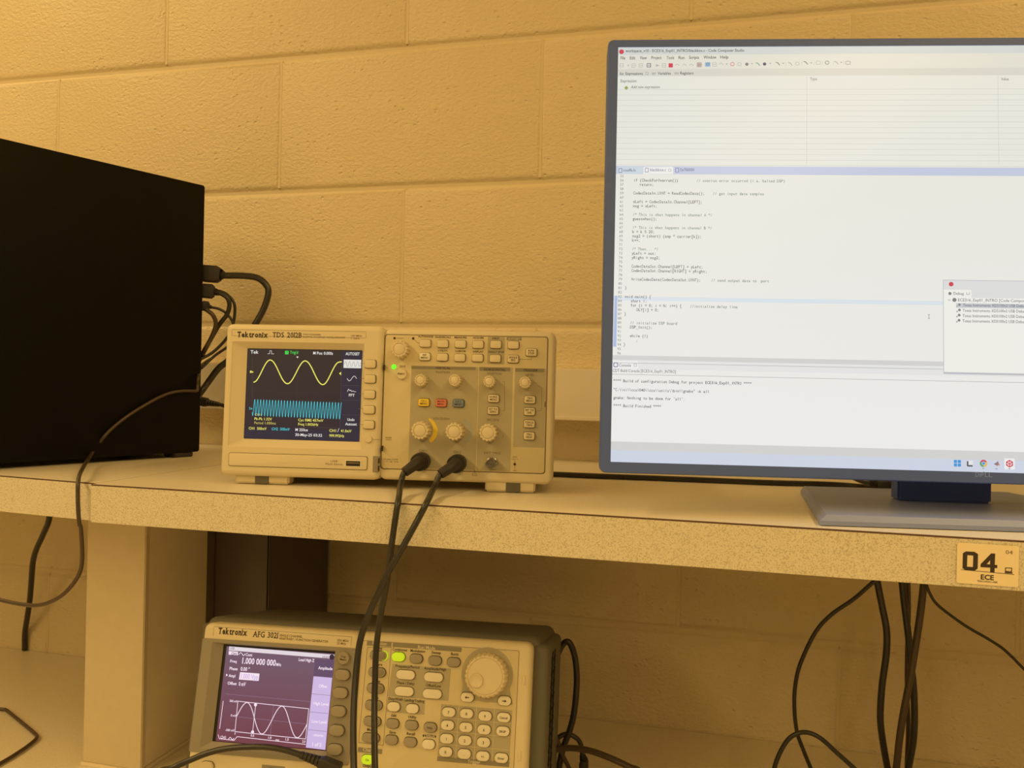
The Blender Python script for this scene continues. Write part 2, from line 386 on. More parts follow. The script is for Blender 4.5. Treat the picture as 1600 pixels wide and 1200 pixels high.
# local x = to the right of the side panel's outward normal, local y = towards the back (rear of the case at y=0)
mb = MB(); box(mb, -165, -2.2, -292, -1.5, 6, 355, 'tower', 2.0); mb.build('case', tw, smooth=40)
mb = MB(); slab(mb, -290, -0.5, 6.5, 355.5, 3, 0, -2.4, 'tower', .8)
sidepanel = mb.build('side_panel', tw, smooth=40); sidepanel.rotation_euler = (0, 0, math.pi/2); sidepanel.location = (-2.4*MM, 0, 0)
mb = MB(); box(mb, -163, -3, -1.6, 0.4, 8, 353, 'tower2', .4); mb.build('rear_plate', tw)
mb = MB(); box(mb, -163, -4, -300, -292, 7, 354, 'tower2', 3); mb.build('front_cover', tw, smooth=40)
for x, y in ((-150, -270), (-14, -270), (-150, -22), (-14, -22)):
    mb = MB(); box(mb, x-12, x+12, y-14, y+14, 0, 7, 'rubber', 1.2); mb.build('foot', tw)
#INSERT

# ================================================================== OSCILLOSCOPE
SR = [-319.0048, -390.1566, 0.0, 0.1618, 0.0508]
sc = empty('oscilloscope', SR[:3], (-SR[4], 0, SR[3])); tag(sc, 'beige oscilloscope on the shelf, yellow sine wave and cyan trace on its screen', 'oscilloscope')
mb = MB(); slab(mb, -158, 158, 13, 152, 8, 118, 9, 'beige', 2)
mb.build('body', sc, smooth=40)
# right hand control housing
mb = MB(); slab(mb, -6, 162.6, 9.2, 155.6, 7, 22, 1.6, 'beige', 4, steps=4); mb.build('control_housing', sc, smooth=50)
cpz = [(-3.46, 151.29), (154.78, 18.49)]
CP = (cpz[0][0], cpz[1][0], cpz[1][1]+1.5, cpz[0][1]-1.5)
mb = MB(); slab(mb, CP[0]-0.8, CP[1]+0.8, CP[2]-.8, CP[3]+.8, 3, 3, 1.5, 'ink2'); 
slab(mb, CP[0], CP[1], CP[2], CP[3], 2.6, 3, 1.0, 'beige2', .5); cp = mb.build('control_panel', sc, smooth=40)
FD = 1.0   # front depth of control panel
# left hand display housing
X0, X1, Z0, Z1 = -163.4, -4.5, 8.6, 158.0
hole = [(-157.89, 141.02), (-22.57, 139.97), (-22.45, 37.01), (-154.49, 37.03)]
scr = [(-143.66, 134.0), (-27.86, 133.73), (-26.59, 45.14), (-142.09, 45.59)]
H4 = (( hole[0][0]+hole[3][0])/2, (hole[1][0]+hole[2][0])/2, (hole[2][1]+hole[3][1])/2, (hole[0][1]+hole[1][1])/2)
S4 = ((scr[0][0]+scr[3][0])/2, (scr[1][0]+scr[2][0])/2, (scr[2][1]+scr[3][1])/2, (scr[0][1]+scr[1][1])/2)
mb = MB(); CHF = 5
outer = rr(X0, X1, Z0, Z1, 6, 5); loops = [[(u, 22, v) for u, v in outer]]
for k in range(5):
    a = math.pi/2*k/4; ins = CHF*(1-math.cos(a)); last = rr(X0+ins, X1-ins, Z0+ins, Z1-ins, max(6-ins, .5), 5)
    loops.append([(u, -3+CHF*(1-math.sin(a)), v) for u, v in last])
loft(mb, loops, 'beige', cap1=False)
hl = rr(*H4, 1.5, 3); holed(mb, last, hl, -3, 'beige')
mid = rr(H4[0]+.7, H4[1]-.7, H4[2]+.7, H4[3]-.7, 1.2, 3); inn = rr(S4[0]-.6, S4[1]+.6, S4[2]-.6, S4[3]+.6, 1.0, 3)
ring(mb, hl, mid, -3, -2.2, 'beige'); ring(mb, mid, inn, -2.2, 4.4, 'beige'); ring(mb, inn, inn, 4.4, 7, 'slot')
mb.build('display_housing', sc, smooth=35)
mb = MB(); slab(mb, S4[0]-.3, S4[1]+.3, S4[2]-.3, S4[3]+.3, .8, 8, 4.6, ramp_em('scope_lcd', (50, 38, 46), (52, 42, 40), 'Z', 1)); lcd = mb.build('screen', sc)
# name plate, flash drive panel
mb = MB(); 
np_ = [(-156.85, 152.19), (-23.73, 143.32)]
line(mb, rr(np_[0][0], np_[1][0]+2, np_[1][1]+2.6, np_[0][1]-.2, 1, 3), .22, -3.12, 'ink2', True)
serif_text(mb, 'Tektronix', *[(-151.31, 144.55), (-120.37, 145.07)], 5.0, 'ink', -3.15, .042)
serif_text(mb, 'TDS 2012B', *[(-115.49, 144.85), (-86.0, 145.35)], 4.9, 'ink', -3.15, .014)
for s, a, b in [('TWO CHANNEL', (-84.87, 147.43), (-66.52, 147.74)), ('DIGITAL STORAGE OSCILLOSCOPE', (-84.77, 144.78), (-42.46, 145.49)), ('100 MHz', (-36.54, 147.06), (-25.81, 147.24)), ('1 GS/s', (-36.45, 144.57), (-28.25, 144.71))]:
    text(mb, s, a, 1.5, 'ink2', b, -3.15, .01)
for s, a, b in [('USB', (-52.1, 24.72), (-45.12, 24.93)), ('Flash Drive', (-56.9, 21.68), (-40.12, 22.18))]: text(mb, s, a, 1.8, 'ink2', b, -4.35, .0)
for y in [(-26.96, 121.32), (-26.88, 106.58), (-26.79, 91.72), (-26.85, 77.03), (-26.75, 61.94)]: line(mb, [y, (y[0]+6.0, y[1]-.2)], .3, -3.12, 'ink2')
pl = [(-12.19, 47.56), (-2.61, 47.83)]; line(mb, pl, .3, -3.12, 'ink2')
mb.build('printing', sc)
fp = [(-154.29, 32.64), (-16.21, 15.27)]
mb = MB(); a_, b2_ = (fp[0][0], fp[1][0]), (fp[1][1]+3, fp[0][1]-2)
slab(mb, a_[0]-.5, a_[1]+.5, b2_[0]-.5, b2_[1]+.5, 2, -2.5, -3.2, 'ink2')
slab(mb, a_[0], a_[1], b2_[0], b2_[1], 1.8, -2.5, -4.2, 'beige', .7); mb.build('port_panel', sc, smooth=40)
us = [(-36.57, 26.34), (-22.78, 21.56)]
mb = MB(); slab(mb, us[0][0]-1, us[1][0]+1, us[1][1]-1, us[0][1]+1, .3, -4, -4.5, 'white', .15); slab(mb, us[0][0], us[1][0], us[1][1], us[0][1], .2, -4.1, -4.7, 'slot'); usb = mb.build('usb_port', sc)
mb = MB(); slab(mb, us[0][0]+1, us[1][0]-1, us[1][1]+2.2, us[0][1]-1, .2, -4.5, -4.85, 'ink2'); mb.build('contact_tongue', usb)
# five soft keys with pointer notches, round key
for c in [(-16.24, 120.51), (-16.02, 105.94), (-15.94, 90.95), (-15.86, 76.14), (-15.64, 61.65)]:
    mb = MB(); slab(mb, c[0]-6, c[0]+6, c[1]-4.3, c[1]+4.3, 2.2, -2.5, -3.25, 'slot'); slab(mb, c[0]-5.6, c[0]+5.4, c[1]-3.9, c[1]+4.0, 2.0, -2.5, -5.6, 'button', .9); mb.build('soft_key', sc, smooth=50)
c = (-15.44, 47.76)
mb = MB(); lathe(mb, *c, [(3.9, -2.5), (3.9, -3.2), (3.5, -3.2), (3.5, -4.4), (3.0, -5.0)], 'button', 20); mb.build('round_key', sc, smooth=40)
# probe compensation contacts
pc = [(-10.74, 31.72), (-2.55, 16.27)]
mb = MB(); slab(mb, pc[0][0], pc[1][0]-1.5, pc[1][1], pc[0][1], .4, -2, -3.3, 'greybezel', .2)
pt_ = mb.build('probe_terminal', sc)
for t in (0.28, .75):
    v = pc[0][1]*(1-t)+pc[1][1]*t
    mb = MB(); slab(mb, pc[0][0]+3.6, pc[0][0]+5.6, v-2.8, v+2.4, .3, -3, -4.6, 'brass', .3); slab(mb, pc[0][0]+5.8, pc[0][0]+6.7, v-2.6, v+2.6, .1, -3, -3.5, 'slot'); mb.build('contact', pt_)
# moulding clips on the housing edge
for a in [(-3.19, 117.73), (-2.4, 39.2), (154.01, 85.45)]:
    mb = MB(); slab(mb, a[0]-.35, a[0]+.35, a[1]-2.6, a[1]+2.6, .1, 3, (-3.1 if a[0] < 0 else .8), 'slot'); mb.build('latch_slot', sc)
# feet
for u0, u1 in ((-150, -96), (98, 146)):
    for d0, mm_, zz in ((4, 'beige', 1.0), (96, 'boot', 5.4)):
        mb = MB(); box(mb, u0, u1, d0, d0+16, zz, 14, mm_, 1.5)
        if d0 < 50: box(mb, u0+20, u0+34, d0-.6, d0+4, zz+.5, 12, 'boot', .3)
        mb.build('foot', sc, smooth=40)
# control panel zones and print
mb = MB(); e = FD-.08
def rect(mb, a, b, d, m, r=0.8): poly(mb, rr(a[0], b[0], b[1], a[1], r, 3), d, m)
for a, b in [((23.29, 120.0), (88.92, 20.99)), ((89.56, 120.15), (122.23, 20.88)), ((124.22, 119.7), (154.15, 44.23)), ((97.0, 149.45), (113.77, 123.08))]: rect(mb, a, b, e, 'zone')
for a, b in [((23.29, 120.0), (86.18, 116.91)), ((89.56, 120.15), (119.7, 116.44)), ((124.51, 119.7), (152.4, 116.25)), ((115.37, 149.47), (129.71, 146.4))]: rect(mb, a, b, e-.06, 'zone2', .3)
mb2 = mb; ap = [(36.13, 58.27), (70.06, 58.17)]
for (cu, cv), m_, w0 in ((ap[0], 'yink', 4.4), (ap[1], 'bink', 3.6)):
    P = [(cu+1.5+13.2*math.cos(a), cv-1+13.2*math.sin(a)) for a in [math.radians(70-130*k/16) for k in range(17)]]
    Q = [(cu+1.5+(13.2-w0*math.sin(math.pi*min(1, (k/16)*.62+.12)))*math.cos(math.radians(70-130*k/16)), cv-1+(13.2-w0*math.sin(math.pi*min(1, (k/16)*.62+.12)))*math.sin(math.radians(70-130*k/16))) for k in range(17)]
    mb.add([(p[0], e-.1, p[1]) for p in P]+[(q[0], e-.1, q[1]) for q in Q], [[k, k+1, 18+k, 17+k] for k in range(16)], m_)
T = [('AUTORANGE', (28.86, 147.73), (43.83, 147.98)), ('SAVE/RECALL', (45.61, 147.43), (61.4, 147.7)), ('MEASURE', (64.62, 147.46), (76.57, 147.66)), ('ACQUIRE', (82.68, 147.48), (93.14, 147.65)), ('HELP', (101.55, 147.22), (108.2, 147.33)), ('UTILITY', (48.95, 134.28), (58.3, 134.45)), ('CURSOR', (65.6, 134.15), (76.09, 134.34)), ('DISPLAY', (83.07, 134.03), (93.22, 134.22)), ('DEFAULT SETUP', (98.01, 133.87), (113.04, 134.15)), ('VERTICAL', (46.85, 117.13), (61.73, 117.43)), ('HORIZONTAL', (94.3, 116.65), (115.08, 117.07)), ('TRIGGER', (132.34, 116.7), (146.09, 116.98)), ('LEVEL', (134.75, 112.45), (143.05, 112.62)), ('POSITION', (47.56, 113.09), (60.98, 113.37)), ('POSITION', (97.59, 112.83), (111.15, 113.11)), ('VOLTS/DIV', (46.04, 68.17), (62.34, 68.59)), ('SEC/DIV', (98.25, 68.36), (110.48, 68.67)), ('CH 1', (33.31, 36.91), (40.6, 37.12)), ('CH 2', (67.07, 36.74), (74.31, 36.95)), ('EXT TRIG', (96.55, 36.6), (112.63, 37.07)), ('SAVE', (11.56, 118.17), (17.45, 118.28))]
for i, (s, a, b) in enumerate(T): text(mb, s, a, 2.1 if i > 8 else 1.7, 'ink' if i < 12 else 'ink2', b, e-.14, .012 if i < 12 else .0)
for s, a, b in [('PROBE COMP', (-0.98, 28.0), (13.1, 28.42)), ('~5V @ 1kHz', (-0.03, 26.01), (13.46, 26.41)), ('PROBE', (-0.23, 49.07), (5.94, 49.24)), ('CHECK', (-0.16, 47.05), (6.01, 47.22)), ('300V', (124.03, 33.99), (128.46, 34.12)), ('CAT II', (123.23, 31.7), (129.09, 31.87))]: text(mb, s, a, 1.2, 'ink2', b, e-.14)
for s, a, b in [('AUTOSET', (116.59, 146.75), (128.55, 146.95))]: text(mb, s, a, 1.8, 'paleink', b, e-.14, .01)
for p in [[(7.95, 146.65), (14.45, 146.62)], [(25.4, 145.35), (28.44, 142.48), (30.51, 142.08)], [(112.77, 106.54), (114.5, 106.57), (115.23, 79.08), (112.66, 78.73)], [(146.43, 103.26), (150.18, 101.91), (150.73, 79.67), (146.75, 79.0)], [(128.31, 128.39), (139.79, 128.32), (139.74, 130.33)], [(87.76, 21.23), (85.61, 16.04), (90.22, 16.04), (87.76, 21.23)], [(87.81, 19.53), (87.87, 17.54)], [(126.26, 30.79), (126.5, 21.58)], [(124.79, 21.52), (128.22, 21.63)], [(124.26, 19.81), (128.26, 19.93)], [(-0.67, 19.08), (2.56, 19.18)], [(-2.22, 21.19), (-0.38, 19.09)], [(2.22, 20.32), (4.63, 18.67)], [(113.85, 55.63), (114.75, 54.22), (113.64, 52.77)]]: line(mb, p, .28, e-.1, 'ink2')
for c, r in [((5.59, 146.61), 1.25), ((24.03, 146.63), 1.25), ((126.34, 27.81), 1.3)]: poly(mb, circ(*c, r), e-.12, 'ink')
mb.build('printing', sc)
# buttons
def button(par, c, w_, h_, m_, txt='', nm='button', z=FD, hgt=3.0, r=1.6, ink='ink', th=1.75):
    mb = MB(); slab(mb, c[0]-w_/2-.45, c[0]+w_/2+.45, c[1]-h_/2-.45, c[1]+h_/2+.45, r+.3, z+.3, z-.2, 'slot'); slab(mb, c[0]-w_/2, c[0]+w_/2, c[1]-h_/2, c[1]+h_/2, r, z+.3, z-hgt, m_, .9)
    ls = txt.split('|') if txt else []
    for i, s in enumerate(ls):
        v = c[1]+(0.35*th if len(ls) == 2 else -.5*th)-i*(th*1.45)
        V = glyphs(s, 0)[0]; wd = min((max(x for x, y in V)-min(x for x, y in V))*th/CAPH*1.0, w_*.82)
        text(mb, s, (c[0]-wd/2, v), th, ink, (c[0]+wd/2, v), z-hgt-.06, .018)
    return mb.build(nm, par, smooth=50)
for c, m_, t in [((36.39, 141.9), 'button', ''), ((53.54, 141.76), 'button', ''), ((70.92, 141.77), 'button', ''), ((87.94, 141.63), 'button', ''), ((105.17, 141.94), 'button', ''), ((122.2, 141.8), 'button', ''), ((36.36, 128.96), 'white', 'REF|MENU'), ((53.51, 128.71), 'button', ''), ((70.58, 128.59), 'button', ''), ((87.87, 128.63), 'button', ''), ((104.96, 128.38), 'button', ''), ((122.27, 128.28), 'button', 'SINGLE|SEQ'), ((139.63, 135.07), 'button', 'RUN/|STOP'), ((36.76, 84.52), 'yellow', 'CH 1|MENU'), ((53.7, 84.49), 'red', 'MATH|MENU'), ((70.58, 84.6), 'blue', 'CH 2|MENU'), ((104.43, 90.0), 'button', 'HORIZ|MENU'), ((104.32, 78.39), 'button', 'SET TO|ZERO'), ((139.34, 89.66), 'button', 'TRIG|MENU'), ((139.34, 78.25), 'button', 'SET TO|50%'), ((139.49, 66.57), 'button', 'FORCE|TRIG'), ((139.5, 55.04), 'button', 'TRIG|VIEW')]:
    o = button(sc, (c[0], c[1]), 10.6, 7.2, m_, t)
    if m_ in ('yellow', 'red', 'blue', 'white'): o['label'] = {'yellow': 'yellow channel one menu button', 'red': 'red math menu button', 'blue': 'blue grey channel two menu button', 'white': 'pale reference menu button'}[m_]
c = (14.14, 111.68)
mb = MB(); lathe(mb, *c, [(5.7, .9), (5.7, .7), (5.2, .7), (5.2, -1.2), (4.6, -2)], 'button', 24); 
for i in (0,): text(mb, 'PRINT', (c[0]-3.6, c[1]-.9), 1.8, 'ink', (c[0]+3.6, c[1]-.9), -2.1, .02)
mb.build('print_button', sc, smooth=40)
c = (5.94, 118.64); mb = MB(); lathe(mb, *c, [(2.3, 1), (2.3, .4), (1.7, -.4), (.6, -.8)], 'greenled', 16); mb.build('indicator_light', sc, smooth=60)['label'] = 'glowing green indicator light'
def knob(par, c, r, h, m_='button', nk=14, z=FD, nm='knob'):
    mb = MB(); lathe(mb, *c, [(r*.98, z+.3), (r, z-.5), (r, z-h*.45), (r*.93, z-h*.93), (r*.86, z-h), (r*.72, z-h), (r*.70, z-h+.7), (r*.64, z-h+.7), (r*.62, z-h-.1), (r*.5, z-h-.5), (.05, z-h-.6)], m_, nk*6, nk, .055, lambda q, d: q > r*.75)
    return mb.build(nm, par, smooth=30)
for c, r, h in [((13.06, 135.22), 8.2, 11), ((35.2, 105.74), 5.9, 11), ((69.35, 106.33), 5.9, 11), ((103.41, 105.9), 5.7, 11), ((138.79, 105.81), 5.7, 11), ((36.74, 57.42), 8.7, 12), ((70.66, 57.32), 8.6, 12), ((104.03, 57.22), 8.5, 12)]: knob(sc, (c[0]-.03*c[0]*h/11+.3, c[1]), r, h)
def bnc(par, c, z=FD, mated=False):
    mb = MB(); lathe(mb, *c, [(6.4, z), (6.4, z-2.2), (5.6, z-2.6)], 'chrome', 6); lathe(mb, *c, [(5.2, z-2), (5.2, z-4), (4.7, z-4.4), (4.7, z-11), (4.4, z-11.4), (3.9, z-11.4), (3.7, z-6), (1.8, z-6), (1.8, z-8), (.6, z-8)], 'chrome', 24)
    o = mb.build('bnc_connector', par, smooth=35)
    mb = MB()
    for s in (-1, 1): slab(mb, c[0]+s*4.7-.8, c[0]+s*4.7+.8, c[1]-1, c[1]+1, .6, z-6, z-8, 'chrome', .2)
    lathe(mb, *c, [(.8, z-5), (.8, z-9.5), (.3, z-10)], 'brass', 10); mb.build('pin', o, smooth=40); return o
for c in [(39.25, 29.2), (73.82, 29.08), (104.41, 28.01)]: bnc(sc, c)
# ---- what the oscilloscope screen shows (flat lit graphics)
mb = MB(); d = 4.5
Y_, C_, W_, G_ = em('lcd yellow', (238, 230, 105)), em('lcd cyan', (70, 200, 215)), em('lcd white', (235, 232, 225)), em('lcd green', (70, 215, 80))
MENU = em('lcd menu blue grey', (50, 44, 58)); DIM = em('lcd dim yellow', (190, 180, 90)); GR = em('lcd grid', (92, 84, 80)); WB = em('lcd bar white', (225, 222, 214))
q = [(-47.38, 133.08), (-25.09, 57.06), (-142.08, 55.86), (-26.59, 45.14)]
rect(mb, q[0], (S4[1], S4[2]), d+.04, MENU, .1); rect(mb, (S4[0], q[2][1]), (S4[1], S4[2]), d+.05, MENU, .1)
def wave(pk, n=14):
    out = []
    for (x0, y0), (x1, y1) in zip(pk, pk[1:]):
        for k in range(n):
            t = k/n; out.append((x0+(x1-x0)*t, y0+(y1-y0)*(1-math.cos(math.pi*t))/2))
    out.append(pk[-1]); return out
pk = [(-135.96, 100.59), (-119.9, 123.2), (-101.23, 100.01), (-84.2, 123.0), (-65.42, 99.91), (-49.67, 122.49), (-47.29, 122.83)]
w0 = wave(pk[:6])[2:]; curve_strip(mb, [pk[0]]+w0+[pk[6]], 1.05, d, Y_)
cz = [(-135.84, 76.59), (-45.82, 75.41)]; n_ = 29.7; amp = 8.3
P = []
for k in range(int(n_*12)+1):
    t = k/(n_*12); P.append((cz[0][0]+(cz[1][0]-cz[0][0])*t, cz[0][1]*(1-t)+cz[1][1]*t-.9 - amp*math.sin(2*math.pi*n_*t+.6)))
curve_strip(mb, P, .5, d-.02, C_)
gl = [((-136.04, 91.74), (-47.2, 92.43)), ((-92.57, 124.9), (-90.27, 67.74))]
for a, b in gl:
    n = 50
    for k in range(n):
        t = k/n; p = (a[0]+(b[0]-a[0])*t, a[1]+(b[1]-a[1])*t); dx = (.12, .9) if a[1]-b[1] < 5 else (.9, .12)
        mb.add([(p[0]-dx[0]/2, d+.02, p[1]-dx[1]/2), (p[0]+dx[0]/2, d+.02, p[1]-dx[1]/2), (p[0]+dx[0]/2, d+.02, p[1]+dx[1]/2), (p[0]-dx[0]/2, d+.02, p[1]+dx[1]/2)], [[0, 1, 2, 3]], GR)
for p in [[(-137.89, 124.04), (-135.95, 65.12)], [(-47.4, 125.76), (-46.66, 57.94)], [(-45.82, 99.46), (-28.26, 99.56)], [(-45.29, 85.18), (-28.04, 85.29)], [(-45.05, 70.77), (-27.81, 70.77)], [(-86.26, 57.62), (-46.65, 57.79)]]: line(mb, p, .18, d+.02, GR)
for s, a, b, h, m_ in [('Tek', (-140.25, 129.17), (-132.17, 129.32), 3.2, W_), ("Trig'd", (-100.02, 129.77), (-91.71, 129.77), 2.8, G_), ('M Pos: 0.000s', (-76.33, 129.47), (-56.37, 129.55), 2.8, W_), ('AUTOSET', (-43.65, 129.34), (-29.64, 129.46), 2.8, W_), ('FFT', (-38.87, 88.83), (-33.08, 88.96), 2.6, W_), ('Undo', (-39.48, 64.95), (-32.35, 64.99), 2.6, W_), ('Autoset', (-41.4, 60.54), (-29.97, 60.7), 2.6, W_), ('Pk-Pk 1.32V', (-133.44, 63.28), (-115.58, 63.59), 2.5, Y_), ('Period 1.000ms', (-133.27, 59.32), (-111.49, 59.59), 2.5, DIM), ('CH1', (-133.34, 67.83), (-126.66, 67.85), 2.0, DIM), ('Cyc RMS 457mV', (-88.89, 63.25), (-63.57, 63.46), 2.5, Y_), ('Freq 1.003kHz', (-88.73, 59.16), (-68.5, 59.4), 2.5, Y_), ('CH1  500mV', (-138.8, 53.74), (-120.62, 53.93), 2.6, Y_), ('CH2  500mV', (-115.47, 53.78), (-97.09, 53.98), 2.6, C_), ('M 250us', (-91.36, 53.69), (-78.76, 53.74), 2.6, W_), ('30-May-25 03:32', (-91.31, 48.73), (-64.2, 48.89), 2.6, W_), ('CH1', (-57.23, 53.73), (-50.52, 53.77), 2.6, Y_), ('41.0mV', (-45.76, 53.75), (-35.06, 53.74), 2.6, Y_), ('999.992Hz', (-57.04, 48.79), (-42.15, 48.77), 2.6, Y_), ('1', (-139.87, 109.95), (-138.35, 109.99), 2.2, Y_), ('2', (-139.36, 73.71), (-137.84, 73.74), 2.2, C_)]: text(mb, s, a, h, m_, b, d-.03, .012)
rect(mb, *[(-104.98, 132.63), (-101.36, 129.15)], d-.01, G_, .1); text(mb, 'T', (-103.81, 129.84), 2.2, MENU, None, d-.05)
rect(mb, *[(-45.28, 125.06), (-27.69, 116.78)], d-.01, WB, .1)
for p in [[(-122.74, 129.35), (-120.47, 129.39), (-120.59, 132.34), (-118.77, 132.38), (-118.64, 129.28), (-116.21, 129.32)], [(-49.19, 54.09), (-48.45, 54.11), (-47.96, 56.88), (-47.21, 56.9)]]: line(mb, p, .35, d-.03, W_)
cg = [(-44.23, 120.69), (-28.43, 120.71)]
curve_strip(mb, [(cg[0][0]+(cg[1][0]-cg[0][0])*k/60, cg[0][1]+2.4*math.sin(k/60*6.28*4)) for k in range(61)], .35, d-.03, em('lcd pale grey', (150, 146, 140)))
cg = [(-41.32, 106.57), (-31.78, 106.48)]
curve_strip(mb, [(cg[0][0]+(cg[1][0]-cg[0][0])*k/20, cg[0][1]-2.4*math.sin(k/20*6.28)) for k in range(21)], .45, d-.03, W_)
line(mb, [(-40.53, 93.45), (-39.44, 96.1), (-37.89, 94.39), (-37.03, 95.28), (-36.08, 93.7), (-34.62, 94.46), (-33.4, 93.61), (-31.91, 93.65)], .4, d-.03, W_)
for tri, m_ in [([(-137.97, 111.77), (-136.1, 110.92), (-137.88, 109.85)], Y_), ([(-49.55, 111.22), (-47.52, 112.87), (-47.39, 109.51)], Y_), ([(-137.31, 75.37), (-135.75, 74.53), (-137.23, 73.61)], C_), ([(-93.42, 127.24), (-91.0, 127.14), (-92.14, 125.49)], W_)]: poly(mb, tri, d-.02, m_)
mb.build('screen_graphics', lcd)

# ================================================================== FUNCTION GENERATOR
AR = [-332.7595, -396.806, -137.9664, 0.1127, 0.2119]
HF = 156.0
ax = Vector(AR[:3]); tl = AR[4]; cy_, sy_ = math.cos(AR[3]), math.sin(AR[3])
Vv = Vector((-math.sin(AR[3])*math.sin(tl), math.cos(AR[3])*math.sin(tl), math.cos(tl)))
base = ax-Vv*HF
ag = empty('function_generator', base, (-tl, 0, AR[3])); tag(ag, 'beige and charcoal function generator tilted back on the bench, violet lit screen', 'generator')
def AZ(o):   # front-panel points were measured from the top edge; shift them to the base
    if isinstance(o, list): return [AZ(i) for i in o]
    if isinstance(o, tuple):
        if len(o) == 2 and all(isinstance(i, (int, float)) for i in o): return (o[0], o[1]+HF)
        return tuple(AZ(i) for i in o)
    return o
mb = MB(); slab(mb, -170, 170, -2, HF+5, 10, 172, 16, 'boot', 6, steps=4); mb.build('case', ag, smooth=45)
mb = MB(); slab(mb, -176, -160, 6, HF-2, 5, 120, 20, 'boot', 3); mb.build('corner_guard', ag, smooth=45)
mb = MB(); slab(mb, 160, 178, 2, HF-2, 6, 160, 14, 'boot', 5); mb.build('corner_guard', ag, smooth=45)
mb = MB(); slab(mb, -8, 163, 0, HF, 7, 26, 1, 'beige', 6, steps=4); mb.build('control_housing', ag, smooth=50)
q = AZ([(1.32, -5.16), (154.17, -7.1), (152.37, -108.54), (1.89, -109.52)])
mb = MB(); slab(mb, -2, 150.6, 3, HF-7.2, 1.5, 2, .75, 'ink2'); slab(mb, -1.7, 150.3, 3.3, HF-7.5, 1.4, 2, .55, 'beige2', .3); mb.build('control_panel', ag, smooth=40)
gh = AZ([(-151.25, -16.5), (-26.83, -19.55), (-26.17, -113.95), (-152.41, -116.64)]); gs = AZ([(-138.3, -20.98), (-28.42, -22.35), (-29.0, -109.13), (-140.55, -108.79)]); gb = AZ([(-162.19, -14.02), (-3.82, -15.4), (-3.74, -117.67), (-162.22, -120.63)])
def avg(q): return ((q[0][0]+q[3][0])/2, (q[1][0]+q[2][0])/2, (q[2][1]+q[3][1])/2, (q[0][1]+q[1][1])/2)
GB, GH, GS = avg(gb), avg(gh), avg(gs)
outer = rr(-163, -3, 0, HF, 7, 5); loops = [[(u, 26, v) for u, v in outer]]
mb = MB()
for k in range(5):
    a = math.pi/2*k/4; ins = 5*(1-math.cos(a)); last = rr(-163+ins, -3-ins, ins, HF-ins, max(7-ins, .5), 5); loops.append([(u, -2+5*(1-math.sin(a)), v) for u, v in last])
loft(mb, loops, 'beige', cap1=False); hh = rr(GH[0]-2, GH[1]+2, GH[2]-2, GH[3]+2, 1, 3); holed(mb, last, hh, -2, 'beige'); ring(mb, hh, hh, -2, 9, 'slot'); mb.build('display_housing', ag, smooth=45)
mb = MB(); out_ = rr(GB[0], GB[1], GB[2], GB[3], 1.5, 3); hl = rr(*GH, 1, 3); inn = rr(GS[0]-3.2, GS[1]+.5, GS[2]-.5, GS[3]+2.0, .6, 3)
ring(mb, out_, out_, -1, -2.6, 'greybezel'); holed(mb, out_, hl, -2.6, 'greybezel'); ring(mb, hl, inn, -2.6, 3.2, 'greybezel'); ring(mb, inn, inn, 3.2, 6, 'slot'); mb.build('display_bezel', ag, smooth=30)
LX = ramp_em('generator_lcd', (116, 62, 74), (112, 88, 108), 'Z', 1)
mb = MB(); slab(mb, inn and GS[0]-3.4, GS[1]+.6, GS[2]-.7, GS[3]+2.2, .3, 8, 3.9, 'slot'); slab(mb, GS[0], GS[1], GS[2], GS[3], .3, 8, 3.5, LX); glcd = mb.build('screen', ag)
# cut: the housing behind the bezel sits below the hole, so sink the screen block into a dark pocket
mb = MB()
serif_text(mb, 'Tektronix', *AZ([(-147.17, -9.32), (-117.57, -9.91)]), 5.4, 'ink', -2.15, .042)
serif_text(mb, 'AFG 3021', *AZ([(-111.06, -10.14), (-85.66, -10.59)]), 5.2, 'ink', -2.15, .014)
for s, a, b in AZ([('SINGLE CHANNEL', (-84.12, -8.5), (-60.77, -8.31)), ('ARBITRARY / FUNCTION GENERATOR', (-84.11, -10.99), (-34.43, -11.65)), ('250 MS/s', (-25.68, -9.38), (-14.47, -9.42)), ('25 MHz', (-25.69, -12.09), (-16.6, -12.27))]): text(mb, s, a, 2.1, 'ink2', b, -2.15, .012)
q = AZ([(-152.43, -3.31), (-11.34, -4.42), (-11.63, -12.69), (-151.87, -11.75)])
line(mb, [q[3], q[0], q[1], q[2]], .25, -2.12, 'ink2'); mb.build('printing', ag)
for i, c in enumerate(AZ([(-16.81, -39.29), (-17.22, -55.64), (-17.46, -72.19), (-17.53, -89.07), (-17.84, -105.93)])): button(ag, c, 14.2, 9.6, 'greybtn', '', 'soft_key', -2.6, 3.4, 4.6)
c = AZ((-16.94, -24.07))
mb = MB(); lathe(mb, *c, [(6.8, -2.4), (6.8, -2.8), (6.0, -2.8), (6.0, -5), (5.4, -5.8)], 'greybtn', 24)
for i, s in enumerate(('Top', 'Menu')): text(mb, s, (c[0]-2.6-.5*i, c[1]+.6-2.6*i), 1.7, 'ink', (c[0]+2.6+.5*i, c[1]+.6-2.6*i), -5.9, .02)
mb.build('top_menu_button', ag, smooth=40)
c = AZ((-17.94, -118.2))
mb = MB(); lathe(mb, *c, [(4.6, -2.4), (4.6, -2.8), (4.0, -2.8), (4.0, -5), (3.4, -5.6)], 'greybtn', 20); mb.build('round_key', ag, smooth=40)
c = AZ((-142.02, -131.31)); button(ag, c, 13.5, 10, 'button', '', 'power_button', -2.0, 3.2, 4.5)
q = AZ([(-88.14, -124.92), (-65.29, -128.03)])
